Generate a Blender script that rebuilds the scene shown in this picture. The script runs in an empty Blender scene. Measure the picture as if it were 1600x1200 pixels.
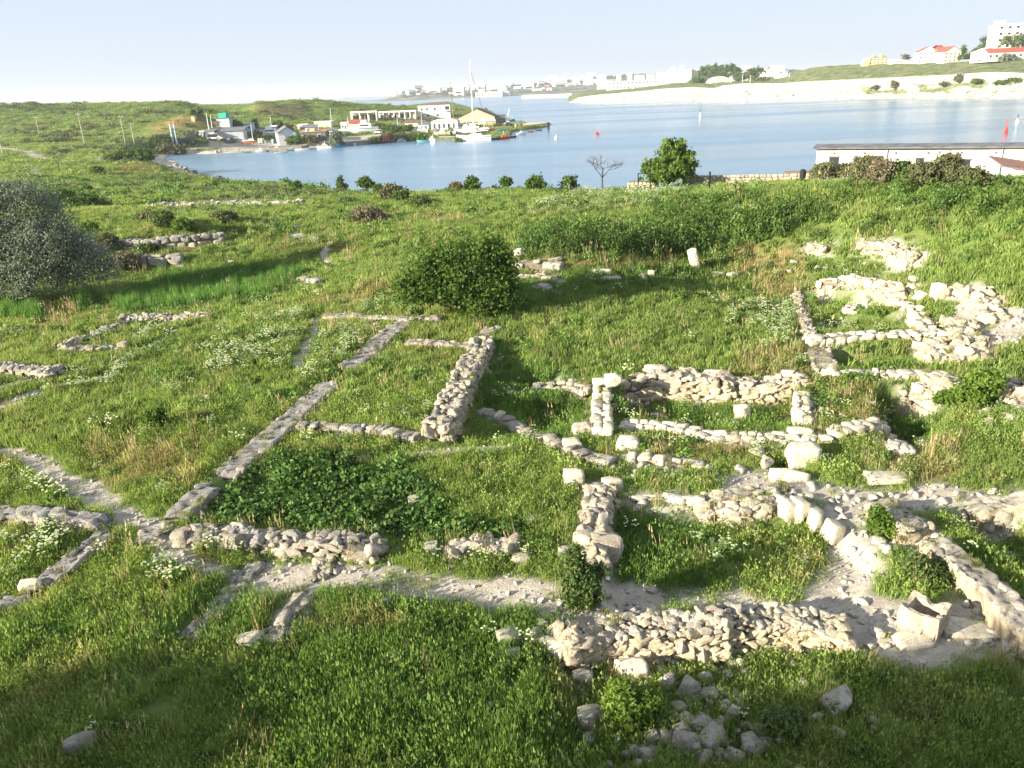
import bpy, math, random, os
import numpy as np
C = bpy.context.scene
rad = math.radians
# ------------------------------------------------------------------ camera, sky, sun, exposure
F, TH, RO, CAMZ = 1244.0, rad(20.3), rad(2.4), 15.0
FW = np.array([0, math.cos(TH), -math.sin(TH)]); _r0 = np.array([1., 0, 0]); _u0 = np.cross(_r0, FW)
RT = _r0*math.cos(RO) - _u0*math.sin(RO); UP = _u0*math.cos(RO) + _r0*math.sin(RO)
CAM = np.array([0, 0, CAMZ])
cd = bpy.data.cameras.new('camera'); co = bpy.data.objects.new('camera', cd); C.collection.objects.link(co)
from mathutils import Matrix, Vector
m = Matrix((RT.tolist(), UP.tolist(), (-FW).tolist())).transposed().to_4x4(); m.translation = Vector((0, 0, CAMZ))
co.matrix_world = m
cd.sensor_fit = 'HORIZONTAL'; cd.sensor_width = 36; cd.lens = 36*F/1600; cd.clip_start = .1; cd.clip_end = 60000
C.camera = co
SUN_EL = rad(17); SDIR = np.array([-.9, -.42]); SDIR /= np.linalg.norm(SDIR)
sun_vec = Vector((SDIR[0]*math.cos(SUN_EL), SDIR[1]*math.cos(SUN_EL), math.sin(SUN_EL)))
w = bpy.data.worlds.new("World"); C.world = w; w.use_nodes = True
nt = w.node_tree; sky = nt.nodes.new('ShaderNodeTexSky'); sky.sky_type = 'NISHITA'; sky.sun_disc = False
sky.sun_elevation = SUN_EL; sky.sun_rotation = math.atan2(sun_vec.x, sun_vec.y); sky.air_density = 1.0; sky.dust_density = .8; sky.ozone_density = 2.5
bg = nt.nodes['Background']; mx = nt.nodes.new('ShaderNodeMix'); mx.data_type = 'RGBA'; mx.inputs[0].default_value = .93
mx.inputs[7].default_value = (1.3, 1.46, 1.77, 1)      # thin even veil of summer haze over the clear sky
nt.links.new(sky.outputs[0], mx.inputs[6]); nt.links.new(mx.outputs[2], bg.inputs[0]); bg.inputs[1].default_value = .15
sl = bpy.data.lights.new('sun', 'SUN'); so = bpy.data.objects.new('sun', sl); C.collection.objects.link(so)
sl.energy = 5.0; sl.angle = rad(.6); sl.color = (1, .9, .73)
so.rotation_euler = sun_vec.to_track_quat('Z', 'Y').to_euler(); so.location = (-50, -30, 60)
C.view_settings.view_transform = 'Standard'; C.view_settings.look = 'None'; C.view_settings.gamma = 1
C.view_settings.exposure = 1.72
C.cycles.max_bounces = 6; C.cycles.diffuse_bounces = 3; C.cycles.glossy_bounces = 3; C.cycles.transmission_bounces = 3; C.cycles.transparent_max_bounces = 6
C.cycles.use_denoising = True
rng = np.random.default_rng(7); random.seed(7)

# ------------------------------------------------------------------ pixel of the photograph -> world
def ray(px, py):
    d = FW*F + RT*(px-800) + UP*(600-py); return d/np.linalg.norm(d)
def P(px, py, z=0.):
    d = ray(px, py); return CAM + d*((z-CAMZ)/d[2])
def PD(px, py, dist):                      # point at horizontal distance dist
    d = ray(px, py); return CAM + d*(dist/math.hypot(d[0], d[1]))
def mpp(p):                                # metres per photo pixel at p
    return float((np.asarray(p)-CAM)@FW)/F

# ------------------------------------------------------------------ noise
_perm = np.random.default_rng(3).random((256, 256))
def vnoise(x, y):
    xi = np.floor(x).astype(int); yi = np.floor(y).astype(int); fx = x-xi; fy = y-yi
    fx = fx*fx*(3-2*fx); fy = fy*fy*(3-2*fy)
    a = _perm[xi & 255, yi & 255]; b = _perm[(xi+1) & 255, yi & 255]; c = _perm[xi & 255, (yi+1) & 255]; d = _perm[(xi+1) & 255, (yi+1) & 255]
    return (a*(1-fx)+b*fx)*(1-fy)+(c*(1-fx)+d*fx)*fy
def fbm(x, y, o=4, s=0):
    r = 0; a = 1; t = 0
    for k in range(o):
        r = r + a*(vnoise(x*2**k+17.3*k+s, y*2**k-9.1*k+s*1.7)-.5); t += a; a *= .5
    return r/t*2          # about -1..1
def voro(x, y, seed=0):            # cellular pattern: nearest, second nearest, cell value
    xi = np.floor(x).astype(int); yi = np.floor(y).astype(int); d1 = np.full(x.shape, 9.); d2 = np.full(x.shape, 9.); cv = np.zeros(x.shape)
    for i in (-1, 0, 1):
        for j in (-1, 0, 1):
            a = xi+i; b = yi+j; px_ = a+_perm[(a+seed) & 255, b & 255]; py_ = b+_perm[(a+91) & 255, (b+seed+37) & 255]; d = np.hypot(x-px_, y-py_)
            n1 = d < d1; d2 = np.where(n1, d1, np.minimum(d2, d)); cv = np.where(n1, _perm[(a+13) & 255, (b+seed+5) & 255], cv); d1 = np.minimum(d1, d)
    return d1, d2, cv
def smooth(x): x = np.clip(x, 0, 1); return x*x*(3-2*x)

# ------------------------------------------------------------------ polygons
def seg_dist(pts, poly, closed=True):
    pts = np.asarray(pts, float); poly = np.asarray(poly, float); n = len(poly); d = np.full(len(pts), 1e18)
    for i in range(n if closed else n-1):
        a = poly[i]; b = poly[(i+1) % n]; ab = b-a; t = np.clip(((pts-a)@ab)/max(ab@ab, 1e-9), 0, 1)
        q = pts-(a+t[:, None]*ab); d = np.minimum(d, (q*q).sum(1))
    return np.sqrt(d)
def inside(pts, poly):
    x, y = pts[:, 0], pts[:, 1]; r = np.zeros(len(pts), bool); n = len(poly)
    for i in range(n):
        x0, y0 = poly[i]; x1, y1 = poly[(i+1) % n]
        if y0 == y1: continue
        c = ((y0 > y) != (y1 > y)) & (x < (x1-x0)*(y-y0)/(y1-y0)+x0); r ^= c
    return r
def sdist(pts, poly):                      # positive inside
    d = seg_dist(pts, poly); return np.where(inside(pts, poly), d, -d)

# ------------------------------------------------------------------ terrain height
edge = [(2100, 270, 6), (1800, 283, 6), (1500, 290, 6), (1270, 292, 6), (1000, 295, 6), (760, 299, 6), (620, 296, 5.6), (540, 291, 4.6), (480, 289, 3.4)]
shore = []
for (x, y, z) in edge:
    p = P(x, y, z); d = p[:2]/np.linalg.norm(p[:2]); shore.append((p[:2]+d*(5.5 if z > 4 else 9)).tolist())
for (x, y) in [(430, 286), (385, 285), (350, 281), (325, 276), (305, 271), (290, 264), (268, 257), (256, 250), (262, 243), (300, 240.5), (330, 240), (368, 238.5), (420, 235.5), (470, 232), (520, 228.5), (560, 225), (610, 221), (648, 219), (690, 218.5), (730, 219.5), (790, 217), (800, 206), (845, 200), (860, 197.5)]:
    shore.append(P(x, y, 0)[:2].tolist())
for (x, y) in [(861, 194), (820, 194), (790, 188), (755, 180), (725, 174), (700, 167.5)]:
    shore.append(P(x, y, 0)[:2].tolist())
shore += [[-80, 700], [-170, 820], [-330, 760], [-520, 700], [-900, 560], [-1200, 300], [-1200, -400], [500, -400], [500, 40]]
LAND = np.array(shore)
ctrl = [ # px, py, z
 (0,1200,6.7),(400,1200,6.6),(800,1200,6.6),(1200,1200,6.6),(1600,1200,6.7),(-300,900,6.4),(0,900,6.5),(400,900,6.55),(800,900,6.6),(1200,900,6.6),(1600,900,6.7),(1900,900,6.9),
 (0,700,6.5),(300,700,6.6),(600,700,6.6),(900,700,6.6),(1200,700,6.65),(1500,700,6.7),(1800,700,7.2),(100,600,6.4),(300,560,6.4),(500,540,6.5),(800,540,6.6),(1100,520,6.6),(1250,520,6.6),(1600,560,7.0),(1700,480,7.6),
 (0,520,6.0),(150,500,5.9),(100,460,5.6),(250,450,5.1),(400,440,5.3),(480,420,5.9),(550,440,6.4),(600,400,6.4),(480,380,6.3),(350,415,5.5),(250,410,5.6),(-200,450,5.8),(-200,600,6.2),
 (260,365,7.2),(330,355,7.1),(180,365,6.8),(420,350,6.7),(100,340,6.9),(560,350,6.7),(650,375,6.9),(800,395,6.9),
 (720,345,7.0),(600,310,6.2),(760,305,6.3),(480,300,4.4),(400,295,2.9),(350,292,2.0),(300,285,1.6),(250,295,3.8),(150,310,5.4),(50,300,5.6),(-100,300,6),(300,320,5.4),(400,320,5.6),(200,270,3.4),(150,262,4.2),(60,260,4.8),(0,240,5.2),(-200,240,6),
 (850,405,6.6),(1000,400,6.6),(1100,410,6.6),(1250,410,6.9),(1450,430,7.2),(1580,440,7.8),(860,365,8.1),(950,355,8.2),(1050,345,8.5),(1180,330,8.8),(1300,335,8.8),(1420,350,8.8),(1550,370,8.9),(1700,380,9.2),
 (880,330,7.4),(1000,310,7.0),(1000,298,6.1),(1150,300,7.2),(1300,300,7.6),(1450,300,7.8),(1600,310,8.2),(1300,285,6.6),(1500,285,6.6),(1700,300,8),
 (90,235,4.6),(200,235,3.2),(130,225,4.5),(20,215,6.2),(250,232,2.2),(320,228,1.7),(400,222,1.6),(480,218,1.4),(560,213,1.4),(640,207,1.4),(720,207,1.3),(300,215,2.6),(200,215,5),
 (100,200,8.2),(250,200,6.0),(0,195,9.6),(200,185,10.5),(350,195,3.6),(430,192,4),(510,190,3),(600,188,2.4),(560,180,4.2),(680,185,1.8),(740,184,1.4),
 (400,175,10),(300,175,12),(480,170,9.5),(560,168,8),(620,172,5.5)]
ctrl_xyz = [P(x, y, z) for x, y, z in ctrl]
ctrl_xyz += [PD(x, y, d) for x, y, d in [(-500,182,430),(-200,173,440),(0,166.5,450),(100,165,450),(200,163.5,450),(300,161,455),(400,160,460),(440,162,465),(470,161,465),(505,158,470),(545,160,480),(590,163,490),(640,167,500)]]
ctrl_xyz += [np.array(p, float) for p in [(-10,0,7.5),(0,0,7.5),(12,0,7.6),(40,20,8),(60,50,8.6),(-40,10,6.5),(-90,40,6),(-200,100,8),(0,-60,8),(-400,300,14),(-100,-60,8),(120,-20,8),(-230,560,12),(-120,560,10),(-420,520,15),(-60,590,5)]]
CX = np.array(ctrl_xyz)
def _k(r2): return np.sqrt(r2+9.)
_A = _k(((CX[:, None, :2]-CX[None, :, :2])**2).sum(2)); _n = len(CX)
_M = np.zeros((_n+1, _n+1)); _M[:_n, :_n] = _A + np.eye(_n)*-.3; _M[:_n, _n] = 1; _M[_n, :_n] = 1
_W = np.linalg.solve(_M, np.append(CX[:, 2], 0))
beach_pts = np.array([P(x, y, 0)[:2] for x, y in [(430,286),(350,281),(305,271),(268,257),(256,250),(262,243)]])
LOCAL = []      # (polygon xy, dz, soft)  local steps in the ground
def height(x, y, fine=True):
    x = np.asarray(x, float).ravel(); y = np.asarray(y, float).ravel(); pts = np.stack([x, y], 1); h = np.empty(len(x))
    for i in range(0, len(x), 20000):
        q = pts[i:i+20000]; h[i:i+20000] = _k(((q[:, None]-CX[None, :, :2])**2).sum(2))@_W[:_n]+_W[_n]
    r = np.hypot(x, y)
    if fine:
        h += fbm(x/9, y/9, 3, 5)*.28*smooth((r-9)/25) + fbm(x/1.7, y/1.7, 3, 1)*.09 + fbm(x/38, y/38, 4, 11)*(.9-.6*smooth((r-330)/80))*smooth((r-150)/200) + fbm(x/13, y/13, 3, 31)*(.6-.35*smooth((r-330)/80))*smooth((r-70)/120)*smooth((x+300)/-1+400)
    for poly, dz, soft in LOCAL:
        c = poly.mean(0); R = np.sqrt(((poly-c)**2).sum(1)).max()+soft; m_ = (np.hypot(x-c[0], y-c[1]) < R)
        if m_.any(): h[m_] += dz*smooth(sdist(pts[m_], poly)/soft+.5)
    d = np.full(len(x), 50.); m_ = (r > 45)
    if m_.any(): d[m_] = sdist(pts[m_], LAND)
    bd = np.full(len(x), 99.); 
    if m_.any(): bd[m_] = seg_dist(pts[m_], beach_pts, False)
    slope = .13+1.0*smooth((bd-6)/25)
    quay = (y > 200) & (x > -75)
    slope = np.where(quay, 5., slope)
    lim = np.where(d > 0, .1+d*slope, np.maximum(-3, d*.5))
    return np.minimum(h, lim)
def H(x, y): return float(height([x], [y])[0])
def G(px, py, dz=0.):                      # photo pixel -> point on the ground (raised by dz)
    d = ray(px, py); t0 = 6.; prev = None
    ts = 6*np.power(1.02, np.arange(0, 245)); q = CAM+d*ts[:, None]
    hh = height(q[:, 0], q[:, 1])+dz; b = np.nonzero(q[:, 2] < hh)[0]
    if len(b) == 0: return P(px, py, 0)
    i = max(b[0], 1); lo, hi = ts[i-1], ts[i]
    tt = np.linspace(lo, hi, 24); q = CAM+d*tt[:, None]; hh = height(q[:, 0], q[:, 1])+dz; j = np.nonzero(q[:, 2] < hh)[0]; j = j[0] if len(j) else 23
    p = q[j]; p[2] = hh[j]; return p
def GN(px, py, dmax):                      # as G, but stepping down the picture until the near land is met
    for k in range(40):
        p = G(px, py+k*.8)
        if math.hypot(p[0], p[1]) < dmax: return p
    return p
def GP(pts, dz=0.): return np.array([G(x, y, dz)[:2] for x, y in pts])
# ------------------------------------------------------------------ materials
def mat(name, col=(.5, .5, .5), rough=.8, metal=0., spec=.3, emit=None):
    m = bpy.data.materials.new(name); m.use_nodes = True; b = m.node_tree.nodes['Principled BSDF']
    b.inputs['Base Color'].default_value = (*col, 1); b.inputs['Roughness'].default_value = rough; b.inputs['Metallic'].default_value = metal
    b.inputs['Specular IOR Level'].default_value = spec; return m
class NT:
    def __init__(s, name, rough=.85, spec=.2):
        s.m = mat(name, rough=rough, spec=spec); s.t = s.m.node_tree; s.b = s.t.nodes['Principled BSDF']
        s.pos = s.n('ShaderNodeNewGeometry').outputs['Position']
    def n(s, ty, **k):
        o = s.t.nodes.new(ty)
        for a, v in k.items(): setattr(o, a, v)
        return o
    def l(s, a, b): s.t.links.new(a, b)
    def noise(s, scale, detail=4, rough=.6, vec=None, sc3=None, dist=0.):
        o = s.n('ShaderNodeTexNoise'); o.inputs['Scale'].default_value = scale; o.inputs['Detail'].default_value = detail; o.inputs['Roughness'].default_value = rough; o.inputs['Distortion'].default_value = dist
        v = vec or s.pos
        if sc3:
            mp = s.n('ShaderNodeMapping'); mp.inputs['Scale'].default_value = sc3; s.l(v, mp.inputs[0]); v = mp.outputs[0]
        s.l(v, o.inputs['Vector']); return o.outputs['Fac']
    def ramp(s, fac, stops):
        r = s.n('ShaderNodeValToRGB'); e = r.color_ramp.elements
        while len(e) < len(stops): e.new(.5)
        for k, (p, c) in enumerate(stops): e[k].position = p; e[k].color = (*c, 1) if len(c) == 3 else c
        s.l(fac, r.inputs[0]); return r.outputs[0]
    def mix(s, fac, a, b, mode='MIX'):
        o = s.n('ShaderNodeMix', data_type='RGBA', blend_type=mode)
        for v, i in ((fac, 0), (a, 6), (b, 7)):
            if hasattr(v, 'node'): s.l(v, o.inputs[i])
            else: o.inputs[i].default_value = v if i == 0 else (*v, 1)
        return o.outputs[2]
    def math(s, op, a, b=0.):
        o = s.n('ShaderNodeMath', operation=op)
        for v, i in ((a, 0), (b, 1)):
            if hasattr(v, 'node'): s.l(v, o.inputs[i])
            else: o.inputs[i].default_value = v
        return o.outputs[0]
    def bump(s, h, strength=.5, dist=.02):
        o = s.n('ShaderNodeBump'); o.inputs['Strength'].default_value = strength; o.inputs['Distance'].default_value = dist
        s.l(h, o.inputs['Height']); s.l(o.outputs[0], s.b.inputs['Normal'])
    def col(s, c): s.l(c, s.b.inputs['Base Color'])
    def attr(s, name, ty='GEOMETRY'):
        o = s.n('ShaderNodeAttribute', attribute_name=name); o.attribute_type = ty; return o.outputs['Color']

def tag(o, label=None, cat=None, group=None, kind=None):
    if label: o['label'] = label
    if cat: o['category'] = cat
    if group: o['group'] = group
    if kind: o['kind'] = kind
    return o
def mesh_obj(name, V, Fc, mats, parent=None, smooth_=False, loc=None, rotz=0., midx=None):
    me = bpy.data.meshes.new(name); V = np.asarray(V, np.float32)
    if isinstance(Fc, np.ndarray) and Fc.ndim == 2:
        k = Fc.shape[1]; me.vertices.add(len(V)); me.vertices.foreach_set('co', V.ravel())
        me.loops.add(Fc.size); me.loops.foreach_set('vertex_index', Fc.ravel().astype(np.int32))
        me.polygons.add(len(Fc)); me.polygons.foreach_set('loop_start', np.arange(0, Fc.size, k, dtype=np.int32)); me.update(calc_edges=True)
    else: me.from_pydata([tuple(v) for v in V.tolist()], [], [list(f) for f in Fc])
    if not isinstance(mats, (list, tuple)): mats = [mats]
    for m_ in mats: me.materials.append(m_)
    if midx is not None: me.polygons.foreach_set('material_index', np.asarray(midx, np.int32))
    if smooth_: me.polygons.foreach_set('use_smooth', np.ones(len(me.polygons), bool))
    me.update(); me.validate(clean_customdata=False)
    o = bpy.data.objects.new(name, me); C.collection.objects.link(o)
    if parent is not None: o.parent = parent
    if loc is not None: o.location = loc
    if rotz: o.rotation_euler = (0, 0, rotz)
    return o
def set_col(o, name, arr):
    a = o.data.color_attributes.new(name, 'FLOAT_COLOR', 'POINT'); c = np.ones((len(o.data.vertices), 4), np.float32); c[:, :arr.shape[1]] = arr
    a.data.foreach_set('color', c.ravel())
# ------------------------------------------------------------------ painted ground cover (bare paths, dry grass, lush grass plus the bush's shadow as darker green)
def region(pix, soft=.35, closed=True, width=None, dz=0.):
    xy = GP(pix, dz); return (xy, soft, width)
def mask(regs, pts, jitter=.5):
    pts = np.asarray(pts, float); out = np.zeros(len(pts)); j = fbm(pts[:, 0]/.9, pts[:, 1]/.9, 3, 3)
    for xy, soft, width in regs:
        c = xy.mean(0); R = np.sqrt(((xy-c)**2).sum(1)).max()+3*soft+(width or 0)+1; m_ = np.hypot(pts[:, 0]-c[0], pts[:, 1]-c[1]) < R
        if not m_.any(): continue
        d = (width/2-seg_dist(pts[m_], xy, False)) if width else sdist(pts[m_], xy)
        out[m_] = np.maximum(out[m_], smooth((d+j[m_]*soft*jitter*1.6)/soft+.5))
    return out
PATHS = [region(p, s, width=w_) for p, w_, s in [
 ([(-60,670),(0,700),(60,722),(100,748),(180,792),(250,832)], .62, .25), ([(250,832),(262,862),(300,880),(350,892)], .45, .3),
 ([(400,900),(520,900),(600,910),(700,922),(800,924),(885,944)], 1.0, .3), ([(505,872),(500,905)], .6, .3), ([(475,930),(450,965),(430,1000)], .4, .25),
 ([(930,950),(1000,940),(1100,945),(1200,942),(1330,950),(1420,985)], 1.5, .5), ([(1150,758),(1230,755),(1300,775),(1380,782),(1480,772)], 1.1, .4),
 ([(1300,770),(1330,820),(1345,870),(1330,920)], .9, .5), ([(1380,1010),(1420,1030),(1500,990),(1600,985)], 1.1, .7), ([(0,640),(60,612),(165,590)], .6, .3), ([(215,550),(300,512)], .5, .25),
 ([(-80,215),(20,233),(50,242),(70,249),(110,252)], 3.0, 1.5), ([(150,251),(230,243),(300,235),(345,228)], 3.2, 1.5), ([(345,228),(420,224),(520,218),(640,209)], 9, 3), ([(512,380),(505,400),(515,415)], .6, .3), ([(460,352),(467,372)], .7, .3), ([(490,498),(493,520),(478,545),(462,575)], .5, .2),
 ([(140,290),(165,300)], 1.2, .8), ([(60,262),(52,272)], 1.0, .6), ([(1540,530),(1590,500),(1640,520)], 1.6, .8), ([(560,716),(650,712),(720,702),(790,698)], .35, .4)]]
PATHS += [region(p, s) for p, s in [([(1390,385),(1440,400),(1440,425),(1385,425)], .5), ([(1345,375),(1385,380),(1380,400),(1350,395)], .4), ([(1560,600),(1640,590),(1640,650),(1580,650)], .5), ([(1510,790),(1600,770),(1640,800),(1520,812)], .4), ([(930,355),(965,350),(965,366),(935,370)], .5), ([(1480,455),(1540,450),(1560,500),(1500,500)], .5)]]
DRY = [region(p, s) for p, s in [
 ([(820,405),(870,395),(1060,398),(1060,418),(940,425),(820,425)], .8), ([(1150,385),(1260,375),(1270,440),(1200,470),(1150,430)], 1.2), ([(1150,560),(1260,540),(1260,585),(1160,590)], .8),
 ([(1270,600),(1360,600),(1380,650),(1290,665)], .8), ([(1300,715),(1480,690),(1500,760),(1330,760)], 1), ([(540,915),(640,912),(880,935),(880,950),(540,920)], .3), ([(480,975),(640,960),(630,995),(480,990)], .5), ([(280,855),(340,862),(350,885),(300,880)], .4),
 ([(160,690),(330,690),(300,760),(230,790),(120,740)], .8), ([(200,360),(275,350),(275,370),(200,375)], .8), ([(265,375),(350,362),(360,380),(290,392)], .6), ([(60,480),(160,480),(110,520),(40,510)], 1), ([(470,470),(640,440),(640,470),(500,480)], 1.2),
 ([(560,330),(620,325),(620,345),(560,345)], 1), ([(880,380),(1000,385),(1000,400),(880,400)], .8), ([(660,330),(740,335),(740,350),(660,345)], 1.5), ([(370,370),(420,372),(560,380),(560,395)], .8),
 ([(400,165),(470,160),(480,178),(410,182)], 8), ([(30,198),(62,196),(62,206),(30,207)], 5), ([(230,195),(330,190),(330,205),(240,212)], 8), ([(95,218),(125,216),(120,224),(95,224)], 4), ([(180,262),(250,262),(240,272),(180,272)], 3), ([(1050,1000),(1100,1010),(880,1060),(850,1040)], 1), ([(1240,680),(1290,685),(1290,700),(1240,700)], .4),
 ([(1350,1010),(1430,1000),(1450,1080),(1350,1060)], .8), ([(1000,690),(1150,690),(1180,730),(1020,720)], .6)]]
LUSH_SHADE = [region(p, s) for p, s in [
 ([(820,400),(850,372),(960,375),(1060,350),(1230,335),(1260,365),(1150,380),(1050,398)], 1), ([(170,470),(250,425),(420,410),(480,425),(400,480),(190,485)], 1.2), ([(0,960),(260,960),(280,930),(400,880),(420,1000),(0,1010)], 1),
 ([(740,600),(800,560),(930,600),(930,680),(800,690)], .8), ([(950,790),(1100,785),(1110,850),(1100,930),(950,920)], .7), ([(960,615),(1160,620),(1240,625),(1240,680),(1160,670),(960,655)], .4), ([(1360,600),(1480,620),(1450,690),(1370,680)], .6), ([(420,940),(560,930),(880,960),(870,1200),(450,1200)], 1.5),
 ([(800,455),(820,430),(1100,420),(1080,450),(800,500)], .8), ([(1270,560),(1480,560),(1420,575),(1290,580)], .4), ([(1540,820),(1600,830),(1600,900),(1560,880)], .5), ([(760,470),(800,480),(800,560),(750,560)], .6)]]  # first outline here paints the dark bush's cast shadow into the grass colour
BRAMBLE = [region([(360,745),(430,718),(520,712),(600,725),(660,745),(665,790),(735,812),(800,812),(815,838),(740,830),(640,846),(560,834),(420,828),(300,815)], .5)]
# local relief
for pix, dz, soft in [([(975,602),(1245,605),(1250,670),(1100,666),(980,652)], -.55, .3), ([(842,616),(925,613),(928,672),(862,672),(805,640)], -.42, .35),
    ([(1268,453),(1410,456),(1425,468),(1275,478)], -.5, .3), ([(1278,493),(1425,487),(1440,512),(1278,520)], -.45, .3), ([(1292,546),(1440,539),(1490,572),(1302,572)], -.5, .3),
    ([(955,785),(1280,805),(1370,880),(1320,945),(950,945)], -.3, .6), ([(1370,605),(1440,610),(1480,640),(1450,690),(1385,690)], -.8, .6), ([(355,748),(640,735),(660,800),(880,810),(885,850),(560,835),(310,815)], -.2, .5),
    ([(1490,800),(1610,900),(1640,990),(1720,900),(1570,790)], -.6, .8), ([(890,1012),(1130,1005),(1300,1000),(1200,1200),(860,1200)], -.2, .7), ([(778,560),(800,560),(930,610),(830,690),(705,692)], -.3, .6), ([(1207,722),(1268,722),(1262,742),(1212,742)], -.45, .2), ([(110,530),(200,502),(300,500),(200,538)], -.2, .4)]:
    LOCAL.append((GP(pix), dz, soft))

# ------------------------------------------------------------------ ruin walls: where they stand (needed by the grass too)
# label, top centre line in the photograph, width m, height m, stone size m, style
WALLS = []
def wall(label, pix, width, h, size=.3, style='rubble', joint=.03): WALLS.append(dict(label=label, pix=pix, w=width*.92, h=max(.08, h*(.5 if style == 'flat' else .66 if pix[0][0] < 830 or pix[0][1] > 940 else .36)), size=size, style=style, joint=joint))
wall('low flat-topped mortared wall stretch running up from the path junction', [(272,805),(300,780),(330,757)], .7, .26, .4, 'flat')
wall('long grey flat-topped wall edging the left side of the bramble patch', [(350,742),(372,722),(440,665),(480,628),(518,595)], .78, .3, .42, 'flat')
wall('low grey wall stretch rising to the grassy cross wall left of the dark bush', [(542,572),(595,530),(640,495)], .85, .24, .4, 'flat')
wall('low cross wall joining the thick wall at its squared near corner', [(470,661),(530,664),(600,669),(650,678)], .42, .36, .36, 'block')
wall('thick knee-high wall running up to the dark bush, ending in a squared yellowish block', [(683,664),(700,632),(715,602),(728,576),(745,548),(756,526)], .78, .66, .24)
wall('grass-grown end of the thick wall nearest the dark bush', [(757,522),(772,508)], .6, .3, .35, 'flat')
wall('thin half-buried cross wall between the two long walls', [(632,532),(700,534),(742,539)], .42, .42, .35, 'flat')
wall('thin pale wall lip under the white flowers left of the dark bush', [(502,492),(560,491),(630,496),(690,494)], .42, .42, .35, 'flat')
wall('long white rubble wall along the lower edge of the bramble patch', [(285,830),(340,828),(400,838),(480,842),(590,851)], .55, .38, .24)
wall('rough chunky wall at the photo edge beside the flowering grass', [(-60,800),(0,797),(60,800),(120,806),(162,812)], .62, .4, .5, 'flat')
wall('mortared wall slanting down from the path junction to the split white stone', [(170,826),(130,860),(66,908)], .55, .3, .32, 'flat')
wall('low wall stub at the photo edge below the split white stone', [(-60,950),(0,940),(42,934)], .45, .2, .35, 'flat')
wall('narrow slanting wall sunk in the grass below the flowering weeds', [(408,872),(360,925),(330,960),(290,994)], .36, .16, .3, 'flat')
wall('small crumbled wall remnant by the fork of the narrow path', [(205,838),(262,832)], .5, .12, .3, 'flat')
wall('thin line of stones running down from the path fork', [(468,938),(445,965),(425,995)], .25, .12, .22)
wall('short pale rubble footing between two paths', [(508,874),(503,898)], .35, .1, .14)
wall('scattered stone heap at the lower edge of the brambles', [(705,856),(750,842),(798,850)], .5, .28, .26)
wall('broad white rubble wall standing upright in the middle of the grass', [(938,757),(932,800),(928,838)], .6, .55, .26)
wall('lower broken foot of the broad white wall behind the leafy weed', [(932,848),(930,872)], .5, .35, .34)
wall('thin straight beam-like kerb wall right of the broad white wall', [(1000,774),(1080,777)], .22, .25, .7, 'block')
wall('dark-topped wall with a red-tinged gap left of the stacked blocks', [(835,602),(880,600),(920,605)], .6, .5, .3, 'block')
wall('upright wall of stacked blocks forming a cross with the long rubble wall', [(940,600),(940,640),(942,668)], .55, .75, .42, 'block')
wall('long tumbled wall with a grassy top above the sunken green room', [(970,592),(1020,582),(1080,583),(1135,590)], .7, .85, .28)
wall('lower grass-topped continuation of the long tumbled wall', [(1135,595),(1190,600),(1250,590)], .6, .5, .26)
wall('irregular block wall along the near side of the sunken green room', [(975,662),(1050,665),(1120,682),(1200,680),(1265,684)], .5, .3, .34, 'block')
wall('curved stone ring of the apse beside the shaded grass', [(755,640),(790,653),(822,676),(862,690),(905,706),(945,716)], .45, .22, .45, 'block')
wall('second curved stone band below the irregular block wall', [(980,712),(1040,718),(1090,724)], .4, .2, .5, 'block')
wall('upright stone pier closing the sunken green room', [(1252,612),(1254,640),(1256,655)], .42, .6, .3, 'block')
wall('corner wall of large pale blocks beside the dark hollow', [(1305,672),(1345,665),(1375,668)], .55, .5, .4, 'block')
wall('stepped end of the large-block corner wall', [(1385,678),(1405,698)], .55, .35, .4, 'block')
wall('rubble wall ending in tall leaning slabs by the trampled path', [(1100,796),(1160,790),(1225,782)], .45, .4, .24)
wall('low weathered ledge above the rubble wall with leaning slabs', [(1100,775),(1160,768),(1230,757)], .35, .25, .4, 'flat')
wall('massive grey-topped wall running down to the stone trough', [(1372,775),(1400,800),(1440,822)], .8, .7, .3, 'flat')
wall('fissured cream-faced wall continuing past the trough to the photo edge', [(1455,835),(1500,870),(1548,910),(1600,965),(1650,1010)], .62, .8, .3, 'flat')
wall('great rubble wall facing the viewer below the pale terrace', [(885,990),(960,968),(1040,970),(1130,970)], .6, .72, .175)
wall('brighter right half of the great rubble wall, sinking into grass', [(1132,964),(1200,955),(1270,962),(1320,970)], .6, .62, .175)
wall('thin leaning wall edging the stepped hillside rooms', [(1245,458),(1255,492),(1266,525)], .35, .45, .24)
wall('uppermost course of the hillside rooms, heaped in two levels', [(1280,440),(1330,430),(1390,440)], .5, .8, .36, 'block')
wall('broad far corner of the hillside rooms', [(1395,442),(1420,450)], .8, .7, .3)
wall('middle terrace wall of the hillside rooms', [(1325,483),(1350,472),(1420,474)], .5, .55, .34, 'block')
wall('short stair-like wall joining two hillside rooms', [(1430,476),(1440,495),(1448,512)], .6, .6, .34, 'block')
wall('long two-course wall in front of the middle hillside room', [(1268,530),(1340,522),(1430,518),(1500,516)], .6, .7, .36, 'block')
wall('flat pale paving strip beside the lowest hillside room', [(1278,540),(1285,560),(1292,578)], .8, .15, .35, 'flat')
wall('thick outer corner wall of the hillside rooms beside the bare slope', [(1500,500),(1515,525),(1522,550)], .9, .7, .32)
wall('rough wall foot closing the lowest hillside room', [(1455,535),(1485,560)], .7, .5, .3)
wall('long low kerb of stones below the hillside rooms', [(1292,580),(1350,580),(1410,582),(1475,582)], .5, .35, .42, 'block')
wall('squarish wall stump dropping into the dark hollow', [(1440,600),(1480,598)], .6, 1.0, .26)
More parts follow.
